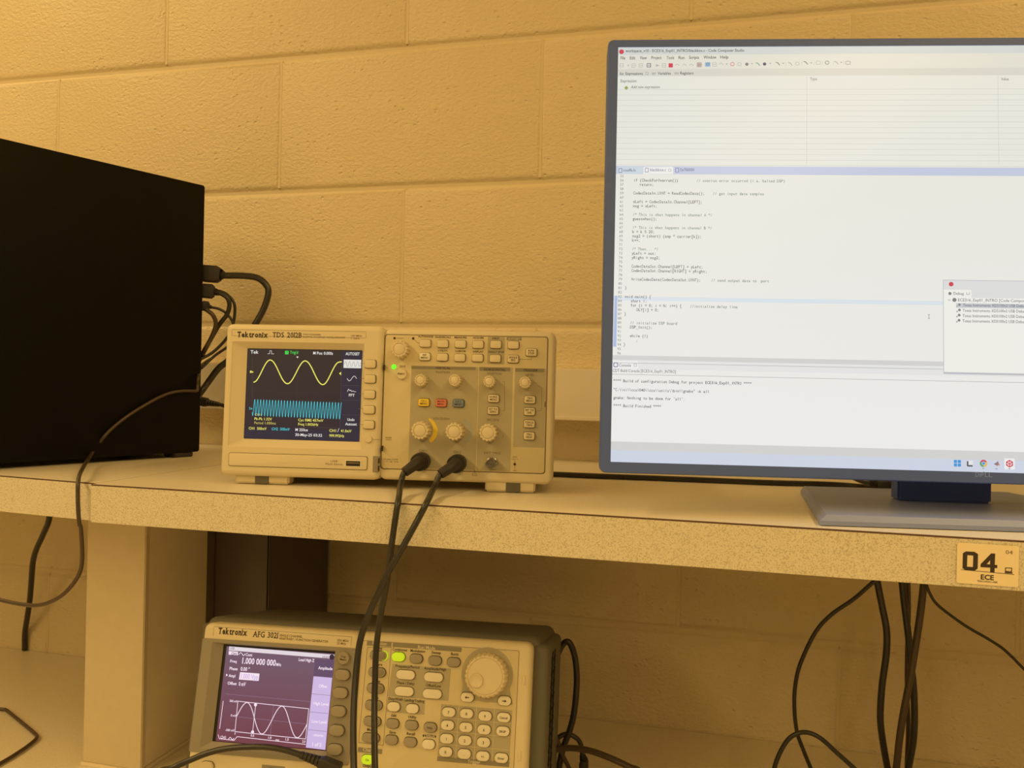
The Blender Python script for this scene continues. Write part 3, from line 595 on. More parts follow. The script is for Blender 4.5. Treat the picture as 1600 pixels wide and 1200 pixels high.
mb = MB(); slab(mb, q[0][0], q[1][0], q[1][1], q[0][1], .6, -1.5, -2.3, 'greybezel', .2); slab(mb, q[0][0]+8, q[0][0]+20, q[1][1]+1, q[0][1]-2, .3, -1.8, -2.6, 'slot'); mb.build('usb_port', ag)
# right hand print
e = .45; mb = MB()
q4 = lambda pts, dd, m_: poly(mb, pts, dd, m_)
for pts in AZ([[(29.85, -26.82), (86.64, -27.4), (86.16, -56.13), (27.65, -56.24)], [(27.98, -56.84), (64.0, -57.19), (64.01, -70.07), (27.72, -69.96)], [(79.58, -59.44), (146.7, -60.19), (146.05, -105.83), (79.24, -105.92)]]): q4(pts, e, 'zone')
for pts in AZ([[(28.77, -7.07), (95.85, -7.87), (95.57, -11.94), (28.57, -11.32)], [(3.31, -7.23), (27.39, -7.03), (27.48, -11.39), (3.15, -11.63)], [(79.18, -105.08), (146.39, -104.85), (145.97, -109.17), (78.95, -109.2)], [(2.93, -103.06), (26.47, -103.09), (26.42, -107.24), (3.05, -107.34)]]): q4(pts, e-.05, 'zone2')
kc = AZ((121.41, -30.48)); kz = AZ([(100.13, -51.81), (98.85, -46.32), (145.8, -55.37), (145.3, -45.58)])
q4(circ(*kc, 24.5, 40), e, 'zone'); q4(AZ([(98.75, -36.37), (141.98, -37.17), (146.84, -55.29), (98.0, -53.81)]), e+.02, 'zone')
for pts in AZ([[(4.14, -13.37), (27.52, -11.9), (26.98, -99.62), (2.96, -99.0), (4.14, -13.37)], [(96.63, -59.47), (96.09, -105.81)], [(113.21, -59.89), (113.38, -106.01)], [(130.08, -60.16), (130.28, -105.88)], [(79.99, -71.13), (146.12, -71.8)], [(80.0, -82.78), (145.67, -83.32)], [(79.75, -94.37), (145.74, -94.74)]]): line(mb, pts, .3, e-.06, 'ink2' if len(pts) > 2 else 'paleink')
for s, a, b in AZ([('Run Mode', (53.54, -11.55), (70.4, -11.25)), ('Function', (8.9, -10.75), (22.55, -10.16)), ('Trigger', (107.65, -108.38), (119.42, -108.89)), ('Channel', (7.83, -106.24), (21.88, -106.13))]): text(mb, s, a, 3.0, 'paleink', b, e-.12, .01)
for s, a, b in AZ([('Continuous', (28.85, -14.63), (43.11, -14.5)), ('Modulation', (46.41, -14.8), (60.86, -14.65)), ('Sweep', (67.0, -15.02), (76.1, -15.21)), ('Burst', (85.82, -15.09), (93.11, -15.39)), ('Frequency/Period', (33.08, -29.4), (56.27, -29.65)), ('Amplitude/High', (60.88, -29.6), (82.24, -29.95)), ('Phase | Delay', (35.67, -44.39), (52.79, -44.48)), ('Offset/Low', (63.62, -44.74), (78.44, -44.98)), ('Duty/Width', (28.73, -59.29), (42.56, -59.19)), ('Leading/Trailing', (43.93, -59.35), (63.23, -59.48)), ('Edit', (32.65, -73.83), (37.52, -73.84)), ('Utility', (48.86, -73.89), (56.67, -74.06)), ('Save', (31.73, -88.71), (38.2, -88.72)), ('Recall', (48.67, -88.67), (56.45, -88.82)), ('More', (10.27, -88.1), (17.6, -88.04)), ('Sine', (13.67, -14.57), (18.64, -14.51)), ('Square', (11.08, -29.31), (19.89, -29.24)), ('Ramp', (12.41, -44.45), (19.28, -44.49)), ('Pulse', (12.35, -59.31), (18.92, -59.35)), ('Arb', (13.64, -73.96), (19.1, -74.06)), ('Output', (9.06, -119.81), (18.49, -119.79))]): text(mb, s, a, 2.4, 'ink', b, e-.12, .014)
q = AZ([(63.9, -86.55), (76.79, -89.98)]); poly(mb, rr(q[0][0], q[1][0], q[1][1]+.6, q[0][1]-.6, 2.2, 4), e-.06, 'ink'); text(mb, 'Default', *[(AZ((65.46, -89.61))), 2.6, 'paleink', AZ((75.67, -89.09))], e-.12, .01)
mb.build('printing', ag)
for c, m_, w_, t in AZ([((35.46, -19.96), 'limelit', 12.6, ''), ((52.72, -20.51), 'greybtn', 12.6, ''), ((71.1, -21.1), 'greybtn', 12.6, ''), ((89.06, -21.33), 'greybtn', 12.6, ''), ((15.79, -19.94), 'greybtn', 16.5, ''), ((15.73, -35.24), 'greybtn', 16.5, ''), ((15.35, -49.8), 'greybtn', 16.5, ''), ((15.03, -64.88), 'greybtn', 16.5, ''), ((14.93, -79.33), 'greybtn', 16.5, ''), ((14.85, -93.8), 'greybtn', 16.5, ''), ((43.82, -35.65), 'white', 18, ''), ((70.94, -35.98), 'white', 18, ''), ((43.63, -50.5), 'white', 18, ''), ((70.66, -50.88), 'white', 18, ''), ((34.62, -64.86), 'white', 12, ''), ((52.63, -65.32), 'white', 12, ''), ((34.63, -79.75), 'greybtn', 12.2, ''), ((52.82, -79.89), 'greybtn', 12.2, ''), ((70.79, -80.52), 'greybtn', 12.2, 'Help'), ((34.74, -94.13), 'greybtn', 12.2, ''), ((52.76, -94.72), 'greybtn', 12.2, ''), ((70.27, -95.34), 'white', 12.2, ''), ((13.7, -112.87), 'limelit', 12, 'On'), ((87.49, -65.91), 'white', 12.4, '7'), ((104.34, -65.93), 'white', 12.4, '8'), ((121.79, -66.87), 'white', 12.4, '9'), ((139.21, -66.83), 'white', 12.4, 'Cancel'), ((87.07, -77.36), 'white', 12.4, '4'), ((104.43, -77.91), 'white', 12.4, '5'), ((121.55, -78.59), 'white', 12.4, '6'), ((139.06, -78.74), 'white', 12.4, 'BKSP'), ((87.07, -89.08), 'white', 12.4, '1'), ((104.23, -89.36), 'white', 12.4, '2'), ((121.67, -89.61), 'white', 12.4, '3'), ((86.92, -100.49), 'white', 12.4, '0'), ((104.3, -100.95), 'white', 12.4, '.'), ((121.72, -101.52), 'white', 12.4, '+/-'), ((138.86, -101.74), 'white', 12.4, 'Enter'), ((104.1, -51.53), 'white', 12.4, '<-'), ((139.1, -52.28), 'white', 12.4, '->')]):
    o = button(ag, c, w_, 8.2, m_, t if t not in ('<-', '->') else '', 'key' if m_ != 'limelit' else 'lit_button', .5, 3.0, 3.9, 'ink', 2.4 if len(t) < 2 else 1.9)
    if m_ == 'limelit': o['label'] = 'lime green glowing button'
    if t in ('<-', '->'):
        s = -1 if t == '<-' else 1; mb = MB(); line(mb, [(c[0]-1.8*s, c[1]), (c[0]+.6*s, c[1])], .8, -2.56, 'ink'); poly(mb, [(c[0]+2.2*s, c[1]), (c[0]+.4*s, c[1]+1.3), (c[0]+.4*s, c[1]-1.3)], -2.56, 'ink'); mb.build('arrow_mark', o)
    if m_ == 'greybtn' and w_ > 16:
        mb = MB(); slab(mb, c[0]+.5, c[0]+7, c[1]-2.6, c[1]+2.6, 2.4, -2.4, -3.0, 'zone2', .2); mb.build('symbol_cap', o, smooth=40)
c = AZ((15.79, -19.94)); mb = MB(); slab(mb, c[0]+.5, c[0]+9.4, c[1]-4.6, c[1]+4.6, 4.2, .5, -.6, 'limelit', .3); mb.build('lit_surround', ag)['label'] = 'lime green glow behind the sine key'
# jog dial with finger dimple
kr = 19.2
mb = MB(); nn = 26*6
lathe(mb, *kc, [(kr*1.0, .6), (kr*1.03, -1), (kr*1.03, -5), (kr, -9), (kr*.93, -11.5), (kr*.87, -12), (kr*.845, -11.3), (kr*.82, -12), (kr*.6, -12.4), (.1, -12.6)], 'button', nn, 26, .02, lambda q, d: q > kr*.9); dial = mb.build('dial', ag, smooth=30)
dc = AZ((113.69, -34.61))
mb = MB(); lathe(mb, *dc, [(6.6, -11.8), (6.4, -13.6), (6.0, -14.4), (5.5, -14.3), (4.6, -13.5), (3.0, -13.0), (.1, -12.8)], 'button', 28); mb.build('finger_dimple', dial, smooth=60)
# latches on the right edge of the panel
for c in AZ([(155.95, -33.14), (155.1, -98.8)]):
    mb = MB(); slab(mb, c[0]-1.2, c[0]+1.2, c[1]-4, c[1]+4, .4, 1.2, -.2, 'beige', .3); mb.build('latch', ag, smooth=40)
# louvres on the right side of the case
lv = MB(); box(lv, -.9, .9, -8, 8, -1.3, 1.3, 'slot', .3); lo = None
for col_ in range(2):
    for k in range(24):
        if lo is None: o = lo = lv.build('vent_slot', ag)
        else: o = bpy.data.objects.new('vent_slot', lo.data); COL.objects.link(o); o.parent = ag
        o.location = (178.1*MM, (44+col_*26+(k % 2)*3)*MM, (HF-16-k*5.8)*MM); o.rotation_euler = (math.radians(38), 0, 0)
# stand: front bail and rear feet
def lz(u, d, z):   # local height at which the world height is z (bench = BZ)
    return (z-base.z+d*math.sin(tl))/math.cos(tl)
mb = MB()
for u in (-120, 120): tube(mb, [(u, 14, 0), (u, 9, lz(u, 9, BZ+4))], 4, 'boot', 2, 10, False)
tube(mb, [(-124, 9, lz(0, 9, BZ+4)), (124, 9, lz(0, 9, BZ+4))], 4, 'boot', 2, 10, False); mb.build('front_bail', ag, smooth=50)
for u in (-130, 130):
    mb = MB(); box(mb, u-14, u+14, 150, 168, lz(u, 168, BZ+.2)+2, 1, 'boot', 1.5); mb.build('rear_foot', ag, smooth=50)
# ---- generator screen graphics
PW, PL, PD = em('generator white', (246, 226, 240)), em('generator lavender', (206, 184, 226)), em('generator dark', (58, 40, 56)); PM = em('generator mid', (150, 120, 146)); PB = em('generator bar', (226, 214, 222))
mb = MB(); d = 3.4
for pts, m_ in AZ([([(-136.84, -21.51), (-28.93, -22.63), (-29.23, -26.33), (-136.78, -25.26)], PB), ([(-136.7, -25.88), (-127.01, -26.02), (-126.87, -29.38), (-136.54, -29.25)], PW), ([(-122.6, -44.73), (-102.66, -44.76), (-102.66, -51.51), (-122.97, -51.65)], PW), ([(-47.9, -43.55), (-29.23, -43.76), (-29.58, -108.59), (-48.79, -107.96)], PL), ([(-47.95, -27.65), (-29.08, -27.79), (-29.23, -43.76), (-47.9, -43.55)], em('generator dusk', (98, 76, 104)))]): poly(mb, pts, d, m_)
for p in AZ([[(-47.81, -59.68), (-28.96, -59.82)], [(-47.68, -76.04), (-28.64, -76.22)], [(-47.85, -92.03), (-28.87, -92.28)]]): line(mb, p, .4, d-.04, PM)
for p in AZ([[(-121.56, -71.51), (-49.56, -73.29), (-49.85, -100.48), (-121.06, -99.16), (-121.56, -71.51)], [(-103.12, -72.52), (-103.19, -99.74)], [(-137.62, -103.16), (-136.08, -106.65), (-120.87, -107.05), (-118.34, -103.51), (-49.35, -105.17)], [(-136.46, -72.44), (-136.84, -97.69)]]): line(mb, p, .55, d-.04, PW)
for p in AZ([[(-120.87, -85.66), (-49.68, -87.17)], [(-84.92, -72.44), (-85.23, -99.82)], [(-135.27, -65.75), (-48.79, -66.75)]]): line(mb, p, .3, d-.02, PM)
pk = AZ([(-120.94, -85.06), (-111.98, -72.05), (-93.85, -99.28), (-76.56, -72.81), (-58.36, -99.94), (-49.92, -87.43)])
def half(a, b, up_): return [(a[0]+(b[0]-a[0])*k/10, a[1]+(b[1]-a[1])*(math.sin(math.pi/2*k/10) if up_ else 1-math.cos(math.pi/2*k/10))) for k in range(11)]
curve_strip(mb, half(pk[0], pk[1], True)[:-1]+wave(pk[1:5])+half(pk[4], pk[5], False)[1:], .7, d-.05, PW)
curve_strip(mb, [(a[0], a[1]) for a in wave(AZ([(-126.17, -28.34), (-124.18, -26.59), (-120.83, -29.24), (-119.4, -27.41)]), 6)], .6, d-.05, PW)
curve_strip(mb, [(a[0], a[1]) for a in wave(AZ([(-126.91, -106.31), (-125.23, -104.63), (-122.55, -106.58), (-121.11, -105.16)]), 6)], .6, d-.05, PW)
for s, a, b, h, m_ in AZ([('USB', (-135.81, -24.2), (-130.97, -24.15), 2.8, PM), ('CH1', (-133.77, -29.32), (-127.97, -29.32), 3.2, PD), ('Cont', (-118.89, -29.36), (-112.02, -29.42), 3.6, PW), ('Load High Z', (-64.34, -30.31), (-48.56, -30.76), 3.6, PW), ('Freq', (-133.98, -36.3), (-127.36, -36.37), 3.4, PW), ('1.000 000 000', (-121.57, -36.49), (-87.16, -36.72), 7.4, PW), ('MHz', (-86.64, -36.44), (-81.6, -36.72), 3.6, PW), ('Phase', (-133.78, -43.24), (-125.39, -43.3), 3.6, PW), ('0.00 °', (-122.38, -43.23), (-113.06, -43.35), 4.6, PW), ('Ampl', (-133.88, -49.92), (-127.02, -49.95), 3.6, PW), ('1.000 Vpp', (-121.22, -50.3), (-103.47, -50.46), 6.0, PL), ('Offset', (-134.08, -56.96), (-124.76, -56.94), 3.6, PW), ('0 mV', (-122.53, -57.28), (-115.44, -57.28), 4.8, PW), ('Amplitude', (-43.92, -36.82), (-29.65, -36.86), 3.6, PW), ('Offset', (-41.83, -53.22), (-33.31, -53.37), 3.6, PW), ('High Level', (-45.22, -69.14), (-30.39, -69.29), 3.6, PW), ('Low Level', (-45.37, -85.42), (-30.86, -85.55), 3.6, PW), ('-more-', (-42.8, -97.34), (-32.3, -97.26), 3.4, PW), ('1 of 2', (-42.68, -106.07), (-33.76, -106.09), 4.2, PW), ('500 mV', (-129.86, -72.7), (-121.95, -72.76), 2.6, PW), ('0 mV', (-127.1, -85.75), (-121.39, -85.81), 2.6, PW), ('-500 mV', (-130.81, -99.17), (-121.58, -99.32), 2.6, PW), ('0', (-121.26, -101.82), (-120.17, -101.85), 2.6, PW), ('0.5', (-104.76, -102.25), (-101.26, -102.34), 2.6, PW), ('1.0', (-87.0, -102.94), (-83.78, -103.05), 2.8, PW), ('1.5', (-69.67, -103.17), (-66.47, -103.28), 2.8, PW), ('2.0', (-52.93, -103.79), (-49.76, -103.78), 2.8, PW), ('ms', (-79.39, -104.14), (-75.92, -104.24), 2.6, PW), ('CH1', (-135.03, -106.33), (-129.59, -106.52), 3.4, PW), ('10:24', (-40.61, -26.08), (-34.71, -26.19), 2.6, PM)]): text(mb, s, a, h*.74, m_, b, d-.08, .02)
for c in AZ([(-103.27, -73.5), (-103.24, -98.19)]): poly(mb, circ(*c, 1.6, 8), d-.05, PW)
poly(mb, AZ([(-136.72, -47.15), (-134.65, -48.24), (-136.54, -49.61)]), d-.05, PW); poly(mb, circ(*AZ((-31.36, -24.99)), 2.6, 12), d-.05, PD)
mb.build('screen_graphics', glcd)

# ================================================================== MONITOR
MR = [200.8023, -404.3267, 33.3688, 0.1851, 0.0631, 364.6344]
mo = empty('computer_monitor', MR[:2]+[0], (0, 0, MR[3])); tag(mo, 'large flat computer monitor on a low grey stand, white code editor window on screen', 'monitor')
HM = MR[5]; mz = MR[2]
def mtilt(o): o.rotation_euler = (-MR[4], 0, 0); o.location = (0, 0, mz*MM); return o
s5 = [(-296.26, 357.16), (-297.34, 8.82), (-170.27, 9.27), (-141.24, 359.08)]
SL, ST, SB = (s5[0][0]+s5[1][0])/2, (s5[0][1]+s5[3][1])/2, (s5[1][1]+s5[2][1])/2
mb = MB(); out_ = rr(-305.5, 305.5, 0, HM, 5, 4); ins_ = rr(-304.7, 304.7, .8, HM-.8, 4.2, 4); hl = rr(SL, -SL, SB, ST, .4, 4)
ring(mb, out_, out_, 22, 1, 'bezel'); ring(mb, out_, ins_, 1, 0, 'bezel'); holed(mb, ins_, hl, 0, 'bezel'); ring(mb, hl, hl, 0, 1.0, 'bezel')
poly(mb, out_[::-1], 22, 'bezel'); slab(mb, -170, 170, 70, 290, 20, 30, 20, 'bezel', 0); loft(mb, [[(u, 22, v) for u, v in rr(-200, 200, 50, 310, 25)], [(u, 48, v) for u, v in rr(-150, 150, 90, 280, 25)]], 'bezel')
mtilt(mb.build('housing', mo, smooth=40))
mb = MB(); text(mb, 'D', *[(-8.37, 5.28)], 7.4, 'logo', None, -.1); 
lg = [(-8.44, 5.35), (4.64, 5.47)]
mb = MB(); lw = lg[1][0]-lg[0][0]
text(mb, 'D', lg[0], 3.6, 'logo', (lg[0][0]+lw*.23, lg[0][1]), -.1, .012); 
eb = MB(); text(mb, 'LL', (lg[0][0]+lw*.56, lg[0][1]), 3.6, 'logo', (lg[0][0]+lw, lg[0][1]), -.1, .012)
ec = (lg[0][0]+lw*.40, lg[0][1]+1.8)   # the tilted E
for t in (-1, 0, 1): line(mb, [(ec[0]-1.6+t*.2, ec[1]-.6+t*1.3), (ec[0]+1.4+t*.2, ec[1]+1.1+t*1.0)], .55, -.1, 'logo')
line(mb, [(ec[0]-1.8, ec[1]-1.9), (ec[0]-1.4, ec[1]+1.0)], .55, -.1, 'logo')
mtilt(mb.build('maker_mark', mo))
MS = ramp_em('monitor_panel', (234, 234, 233), (226, 225, 214), 'Z', 1)
mb = MB(); slab(mb, SL-.5, -SL+.5, SB-.5, ST+.5, .3, 6, .9, MS); ms = mtilt(mb.build('screen', mo))
mb = MB(); d = .8
K1, K2, K3 = em('ui text', (84, 84, 86)), em('ui light text', (122, 122, 120)), em('ui rule', (198, 200, 196))
TITLE, TOOL, TABS, TAB2, TASK, LBL, STAT = em('ui title', (206, 210, 206)), em('ui tool', (222, 220, 208)), em('ui tab grey', (212, 210, 200)), em('ui tab blue', (192, 200, 222)), em('ui taskbar', (204, 210, 226)), em('ui line highlight', (214, 224, 232)), em('ui status', (208, 208, 206))
def band(p, q_, m_, dd=.85): poly(mb, [(SL, q_[1]), (-SL, q_[1]), (-SL, p[1]), (SL, p[1])], dd, m_)
RT = -SL
for a, b, m_ in [((-296.52, 358.77), (-296.39, 351.57), TITLE), ((-296.39, 351.57), (-296.17, 339.21), TOOL), ((-296.17, 339.21), (-296.06, 333.09), TABS)]: band(a, b, m_)
for a, b, m_ in [((-297.12, 255.98), (-296.99, 249.09), TAB2), ((-292.23, 145.81), (-292.17, 142.43), LBL), ((-297.13, 96.82), (-297.06, 92.88), STAT)]: band(a, b, m_)
for a, b, m_ in [((-298.89, 92.53), (-298.76, 85.65), em('ui console tab', (226, 226, 226))), ((-297.66, 25.79), (-297.53, 18.77), STAT), ((-297.53, 18.77), (-297.35, 9.04), TASK)]: band(a, b, m_)
poly(mb, [(-296.61, 92.23), (-275.62, 92.42), (-275.51, 85.78), (-296.94, 85.57)], .82, em('ui paper', (234, 234, 233)))
poly(mb, [(-295.35, 255.39), (-274.31, 255.33), (-274.51, 249.2), (-295.53, 249.09)], .82, em('ui tab shade', (200, 212, 222))); poly(mb, [(-274.02, 255.34), (-249.3, 255.45), (-249.22, 249.33), (-274.22, 249.2)], .82, em('ui paper', (234, 234, 233)))
poly(mb, [(-296.01, 146.35), (-293.69, 146.38), (-293.79, 103.88), (-296.39, 103.84)], .82, em('ui margin blue', (170, 188, 224)))
r0 = [(-295.21, 316.9), (-295.35, 261.51)]; n_ = 13
for k in range(-1, n_+1):
    v = r0[0][1]+(r0[1][1]-r0[0][1])*k/(n_-1); line(mb, [(SL, v), (RT, v)], .28, .8, K3)
for a, b in [((-140.46, 332.28), (-141.93, 258.67))]: line(mb, [(a[0], a[1]), (a[0], b[1])], .3, .78, K3)
for a, b in [((12.62, 332.4), (11.39, 258.81))]: line(mb, [(a[0], a[1]), (a[0], b[1])], .3, .78, K3)
for p in [[(-298.88, 92.19), (-298.85, 90.58)], [(-296.97, 81.1), (-296.97, 81.1)]]: line(mb, [(SL, p[1][1]), (RT, p[1][1])], .4, .78, em('ui rule dark', (176, 176, 178)))
for s, a, b, m_, h in [('workspace_v10 - ECE316_Exp01_INTRO/blackbox.c - Code Composer Studio', (-290.53, 352.71), (-191.95, 354.92), K1, 2.4), ('File', (-294.6, 347.54), (-290.73, 347.64), K1, 2.6), ('Edit', (-286.85, 347.51), (-282.3, 347.61), K1, 2.6), ('View', (-278.55, 347.59), (-272.65, 347.68), K1, 2.6), ('Project', (-268.85, 347.67), (-260.35, 347.75), K1, 2.6), ('Tools', (-256.22, 347.61), (-249.88, 347.7), K1, 2.6), ('Run', (-246.16, 347.69), (-241.19, 347.72), K1, 2.6), ('Scripts', (-237.47, 347.76), (-229.24, 347.85), K1, 2.6), ('Window', (-225.53, 347.83), (-214.86, 348.02), K1, 2.6), ('Help', (-211.6, 347.88), (-204.88, 348.09), K1, 2.6), ('Expressions', (-290.21, 334.12), (-275.73, 334.19), K1, 2.4), ('Variables', (-263.26, 334.27), (-252.41, 334.35), K1, 2.4), ('Registers', (-244.62, 334.33), (-233.64, 334.41), K1, 2.4), ('Expression', (-294.25, 327.79), (-280.96, 327.87), K2, 2.4), ('(x)=', (-268.25, 334.4), (-264.96, 334.51), K2, 2.0), ('1010', (-249.48, 334.34), (-245.87, 334.45), K2, 2.0), ('6x', (-295.04, 334.01), (-291.63, 334.12), K2, 2.6)]: text(mb, s, a, h, m_, b, .74, .012)
text(mb, 'Add new expression', (-285.75, 322.49), 2.5, K1, (-261.73, 322.56), .74, .0, .25)
for s, a, b, m_, h in [('Type', (-138.02, 329.15), (-132.28, 329.14), K1, 2.4)]: text(mb, s, a, h, m_, b, .74)
for s, a, b in [('Value', (15.11, 328.64), (21.16, 328.62))]: text(mb, s, a, 2.4, K1, b, .74)
for s, a, b in [('coeffs.h', (-290.89, 251.21), (-280.66, 251.26)), ('blackbox.c', (-268.43, 251.62), (-255.35, 251.68)), ('0x700000', (-243.6, 251.74), (-232.02, 251.8))]: text(mb, s, a, 2.5, em('ui text blue', (96, 108, 140)), b, .74, .006)
# code
L = {55: '', 56: '   if (CheckForOverrun())         // overrun error occurred (i.e. halted DSP)', 57: '      return;', 59: '   CodecDataIn.UINT = ReadCodecData();    // get input data samples', 61: '   xLeft = CodecDataIn.Channel[LEFT];', 62: '   msg = xLeft;',
 64: '   /* This is what happens in channel A */', 65: '   guesswhat();', 67: '   /* This is what happens in channel B */', 68: '   k = k % 20;', 69: '   msg2 = (short) (amp * carrier[k]);', 70: '   k++;', 72: '   /* Then... */', 73: '   yLeft = out;', 74: '   yRight = msg2;', 76: '   CodecDataOut.Channel[LEFT] = yLeft;', 77: '   CodecDataOut.Channel[RIGHT] = yRight;',
 79: '   WriteCodecData(CodecDataOut.UINT);     // send output data to  port', 81: '}', 83: 'void main() {', 84: '   short i;', 85: '   for (i = 0; i < N; i++) {    //initialize delay line', 86: '      DLY[i] = 0;', 87: '}', 89: '   // initialize DSP board', 90: '   DSP_Init();', 92: '   while (1)', 93: '      ;', 94: '}'}
g = [(-281.98, 242.73), (-245.07, 242.94), (-282.97, 111.97), (-293.22, 242.67), (-293.07, 111.79), (-287.58, 111.88)]
cw = (g[1][0]-g[0][0])/22.0; v56 = g[0][1]; dv = (g[2][1]-g[0][1])/36.0
CM = em('ui comment green', (100, 124, 110)); KW = em('ui keyword', (124, 84, 112))
for n in range(55, 97):
    v = v56+(n-56)*dv; t = (n-56)/36; un = g[3][0]*(1-t)+g[4][0]*t
    mono(mb, str(n), (un, v), cw*.92, 2.1, K2, .74)
    s = L.get(n, ''); u0 = g[0][0]-3*cw+(g[2][0]-g[0][0])*t*1.0
    if s:
        i = min([x for x in (s.find('//'), s.find('/*')) if x >= 0] or [len(s)])
        mono(mb, s[:i], (u0, v), cw, 2.4, em('ui code', (66, 66, 74)), .74, .006); mono(mb, ' '*i+s[i:], (u0, v), cw, 2.3, CM, .74, .006)
for s, a, b in [('Console', (-291.3, 87.52), (-281.54, 87.49)), ('CDT Build Console [ECE316_Exp01_INTRO]', (-296.43, 82.6), (-244.9, 83.45))]: text(mb, s, a, 2.4, K1, b, .74)
h8 = [(-295.83, 74.6), (-183.58, 76.57), (-295.7, 67.28), (-295.58, 60.66), (-295.46, 54.05)]; cw2 = (h8[1][0]-h8[0][0])/69.0
for s, a in zip(('**** Build of configuration Debug for project ECE316_Exp01_INTRO ****', '"C:\\\\ti\\\\ccs1040\\\\ccs\\\\utils\\\\bin\\\\gmake" -k all', "gmake: Nothing to be done for 'all'.", '**** Build Finished ****'), (h8[0], h8[2], h8[3], h8[4])): mono(mb, s, a, cw2, 2.3, em('ui code', (66, 66, 74)), .74, .008)
# debug window
dq = [(-29.35, 162.78), (-29.78, 162.78), (-32.78, 88.38), (-28.76, 155.36), (-9.22, 155.08), (-9.9, 149.54), (-21.72, 144.17), (-21.95, 140.74)]
WX = dq[0][0]-2.2; WT = dq[0][1]; WBt = dq[2][1]
poly(mb, [(WX-.5, WBt-1.6), (RT, WBt-1.6), (RT, WT+.5), (WX-.5, WT+.5)], .78, em('ui shadow', (188, 188, 196)))
poly(mb, [(WX, WBt), (RT, WBt), (RT, WT), (WX, WT)], .74, em('ui window', (236, 236, 230)))
tb = [(-22.21, 148.81), (-9.86, 155.3), (-21.82, 144.28), (-21.85, 140.63)]
poly(mb, [(WX, tb[0][1]), (RT, tb[0][1]), (RT, WT), (WX, WT)], .70, em('ui window title', (218, 219, 219)))
poly(mb, [(WX, tb[0][1]), (tb[1][0], tb[0][1]), (tb[1][0], tb[1][1]), (WX, tb[1][1])], .67, em('ui window', (236, 236, 230)))
poly(mb, [(tb[2][0], tb[3][1]), (RT, tb[3][1]), (RT, tb[2][1]), (tb[2][0], tb[2][1])], .68, em('ui selected', (196, 200, 206)))
for s, a, b in [('Debug', (-23.9, 151.11), (-15.83, 151.0)), ('ECE316_Exp01_INTRO [Code Composer Studio - Device Debugging]', (-20.32, 145.85), (70.35, 145.8)), ('Texas Instruments XDS100v2 USB Debug Probe_0', (-16.54, 141.71), (43.11, 141.1)), ('Texas Instruments XDS100v2 USB Debug Probe_0', (-16.78, 137.39), (42.85, 136.82)), ('Texas Instruments XDS100v2 USB Debug Probe_0', (-16.92, 133.09), (42.69, 132.54)), ('Texas Instruments XDS100v2 USB Debug Probe_0', (-17.05, 128.9), (42.53, 128.37))]: text(mb, s, (a[0], a[1]), 2.3, em('ui code', (66, 66, 74)), (b[0], a[1]), .62)
RED = em('ui red', (206, 70, 88)); GY = em('ui icon grey', (128, 130, 128)); GL = em('ui icon light', (176, 176, 168)); BL = em('ui icon blue', (150, 186, 214))
for c, r, m_ in [((-293.93, 354.16), 2.1, RED)]+[((-25.65, 159.73), 1.9, RED), ((-26.66, 152.06), 1.3, GY), ((-23.18, 146.91), 1.7, GY), ((-19.31, 138.79), 1.1, GY), ((-19.56, 134.59), 1.1, GY), ((-19.69, 130.4), 1.1, GY), ((-19.28, 143.1), 1.0, GY)]: poly(mb, circ(*c, r, 10), .6, m_)
for p in [[(-28.07, 147.28), (-27.23, 146.3), (-26.37, 147.3)], [(-21.65, 138.09), (-20.6, 137.0)], [(-20.59, 138.11), (-21.66, 136.99)], [(-21.79, 133.89), (-20.73, 132.81)], [(-20.73, 133.91), (-21.8, 132.79)], [(-21.92, 129.7), (-20.87, 128.61)], [(-20.86, 129.71), (-21.93, 128.59)], [(-21.74, 141.4), (-20.35, 142.31)], [(-13.69, 153.25), (-13.7, 151.48), (-11.37, 151.51), (-11.36, 153.28)], [(-44.0, 134.63), (-42.51, 134.66)], [(-43.25, 134.65), (-43.27, 131.55)], [(-44.01, 131.54), (-42.52, 131.56)]]: line(mb, p, .35, .6, GY)
# toolbar icons
TX = [(-293.77, 342.48), (-283.52, 342.2), (-277.56, 342.3), (-270.86, 342.39), (-263.67, 342.3), (-258.18, 342.28), (-252.63, 342.26), (-247.27, 342.18), (-241.34, 342.16), (-235.71, 342.14), (-228.96, 342.69), (-221.93, 342.9), (-216.32, 342.88), (-210.99, 342.86)]
for i, c in enumerate(TX):
    m_ = {6: RED, 3: em('ui navy', (84, 88, 110)), 10: em('ui brown', (140, 90, 84)), 11: BL}.get(i, GL); r = 1.9 if i != 6 else 1.8
    if i in (6, 11): poly(mb, rr(c[0]-r-.3*(i == 11), c[0]+r+.3*(i == 11), c[1]-r, c[1]+r, .2), .8-.02, m_)
    elif i in (3, 0, 1, 2, 5, 12): line(mb, rr(c[0]-r*.8, c[0]+r*.8, c[1]-r*.8, c[1]+r*.8, .3), .5 if i == 3 else .35, .78, m_, True); line(mb, [(c[0]-r*.5, c[1]), (c[0]+r*.5, c[1])], .4, .78, m_)
    elif i == 10:
        for t in (-1, -.33, .33, 1): line(mb, [(c[0]-1.7, c[1]+1.7*t), (c[0]+1.7, c[1]+1.7*t)], .35, .78, m_); line(mb, [(c[0]+1.7*t, c[1]-1.7), (c[0]+1.7*t, c[1]+1.7)], .35, .78, m_)
    else: poly(mb, [(c[0]-1.3, c[1]-1.2), (c[0]+1.7, c[1]), (c[0]-1.3, c[1]+1.2)], .78, m_) if i == 4 else curve_strip(mb, [(c[0]+1.5*math.cos(a/4), c[1]-.4+1.5*math.sin(a/4)) for a in range(0, 12)], .45, .78, m_)
c = TX[11]; line(mb, rr(c[0]-1.1, c[0]+1.1, c[1]-.6, c[1]+1.2, .2), .35, .75, em('ui navy', (84, 88, 110)), True)
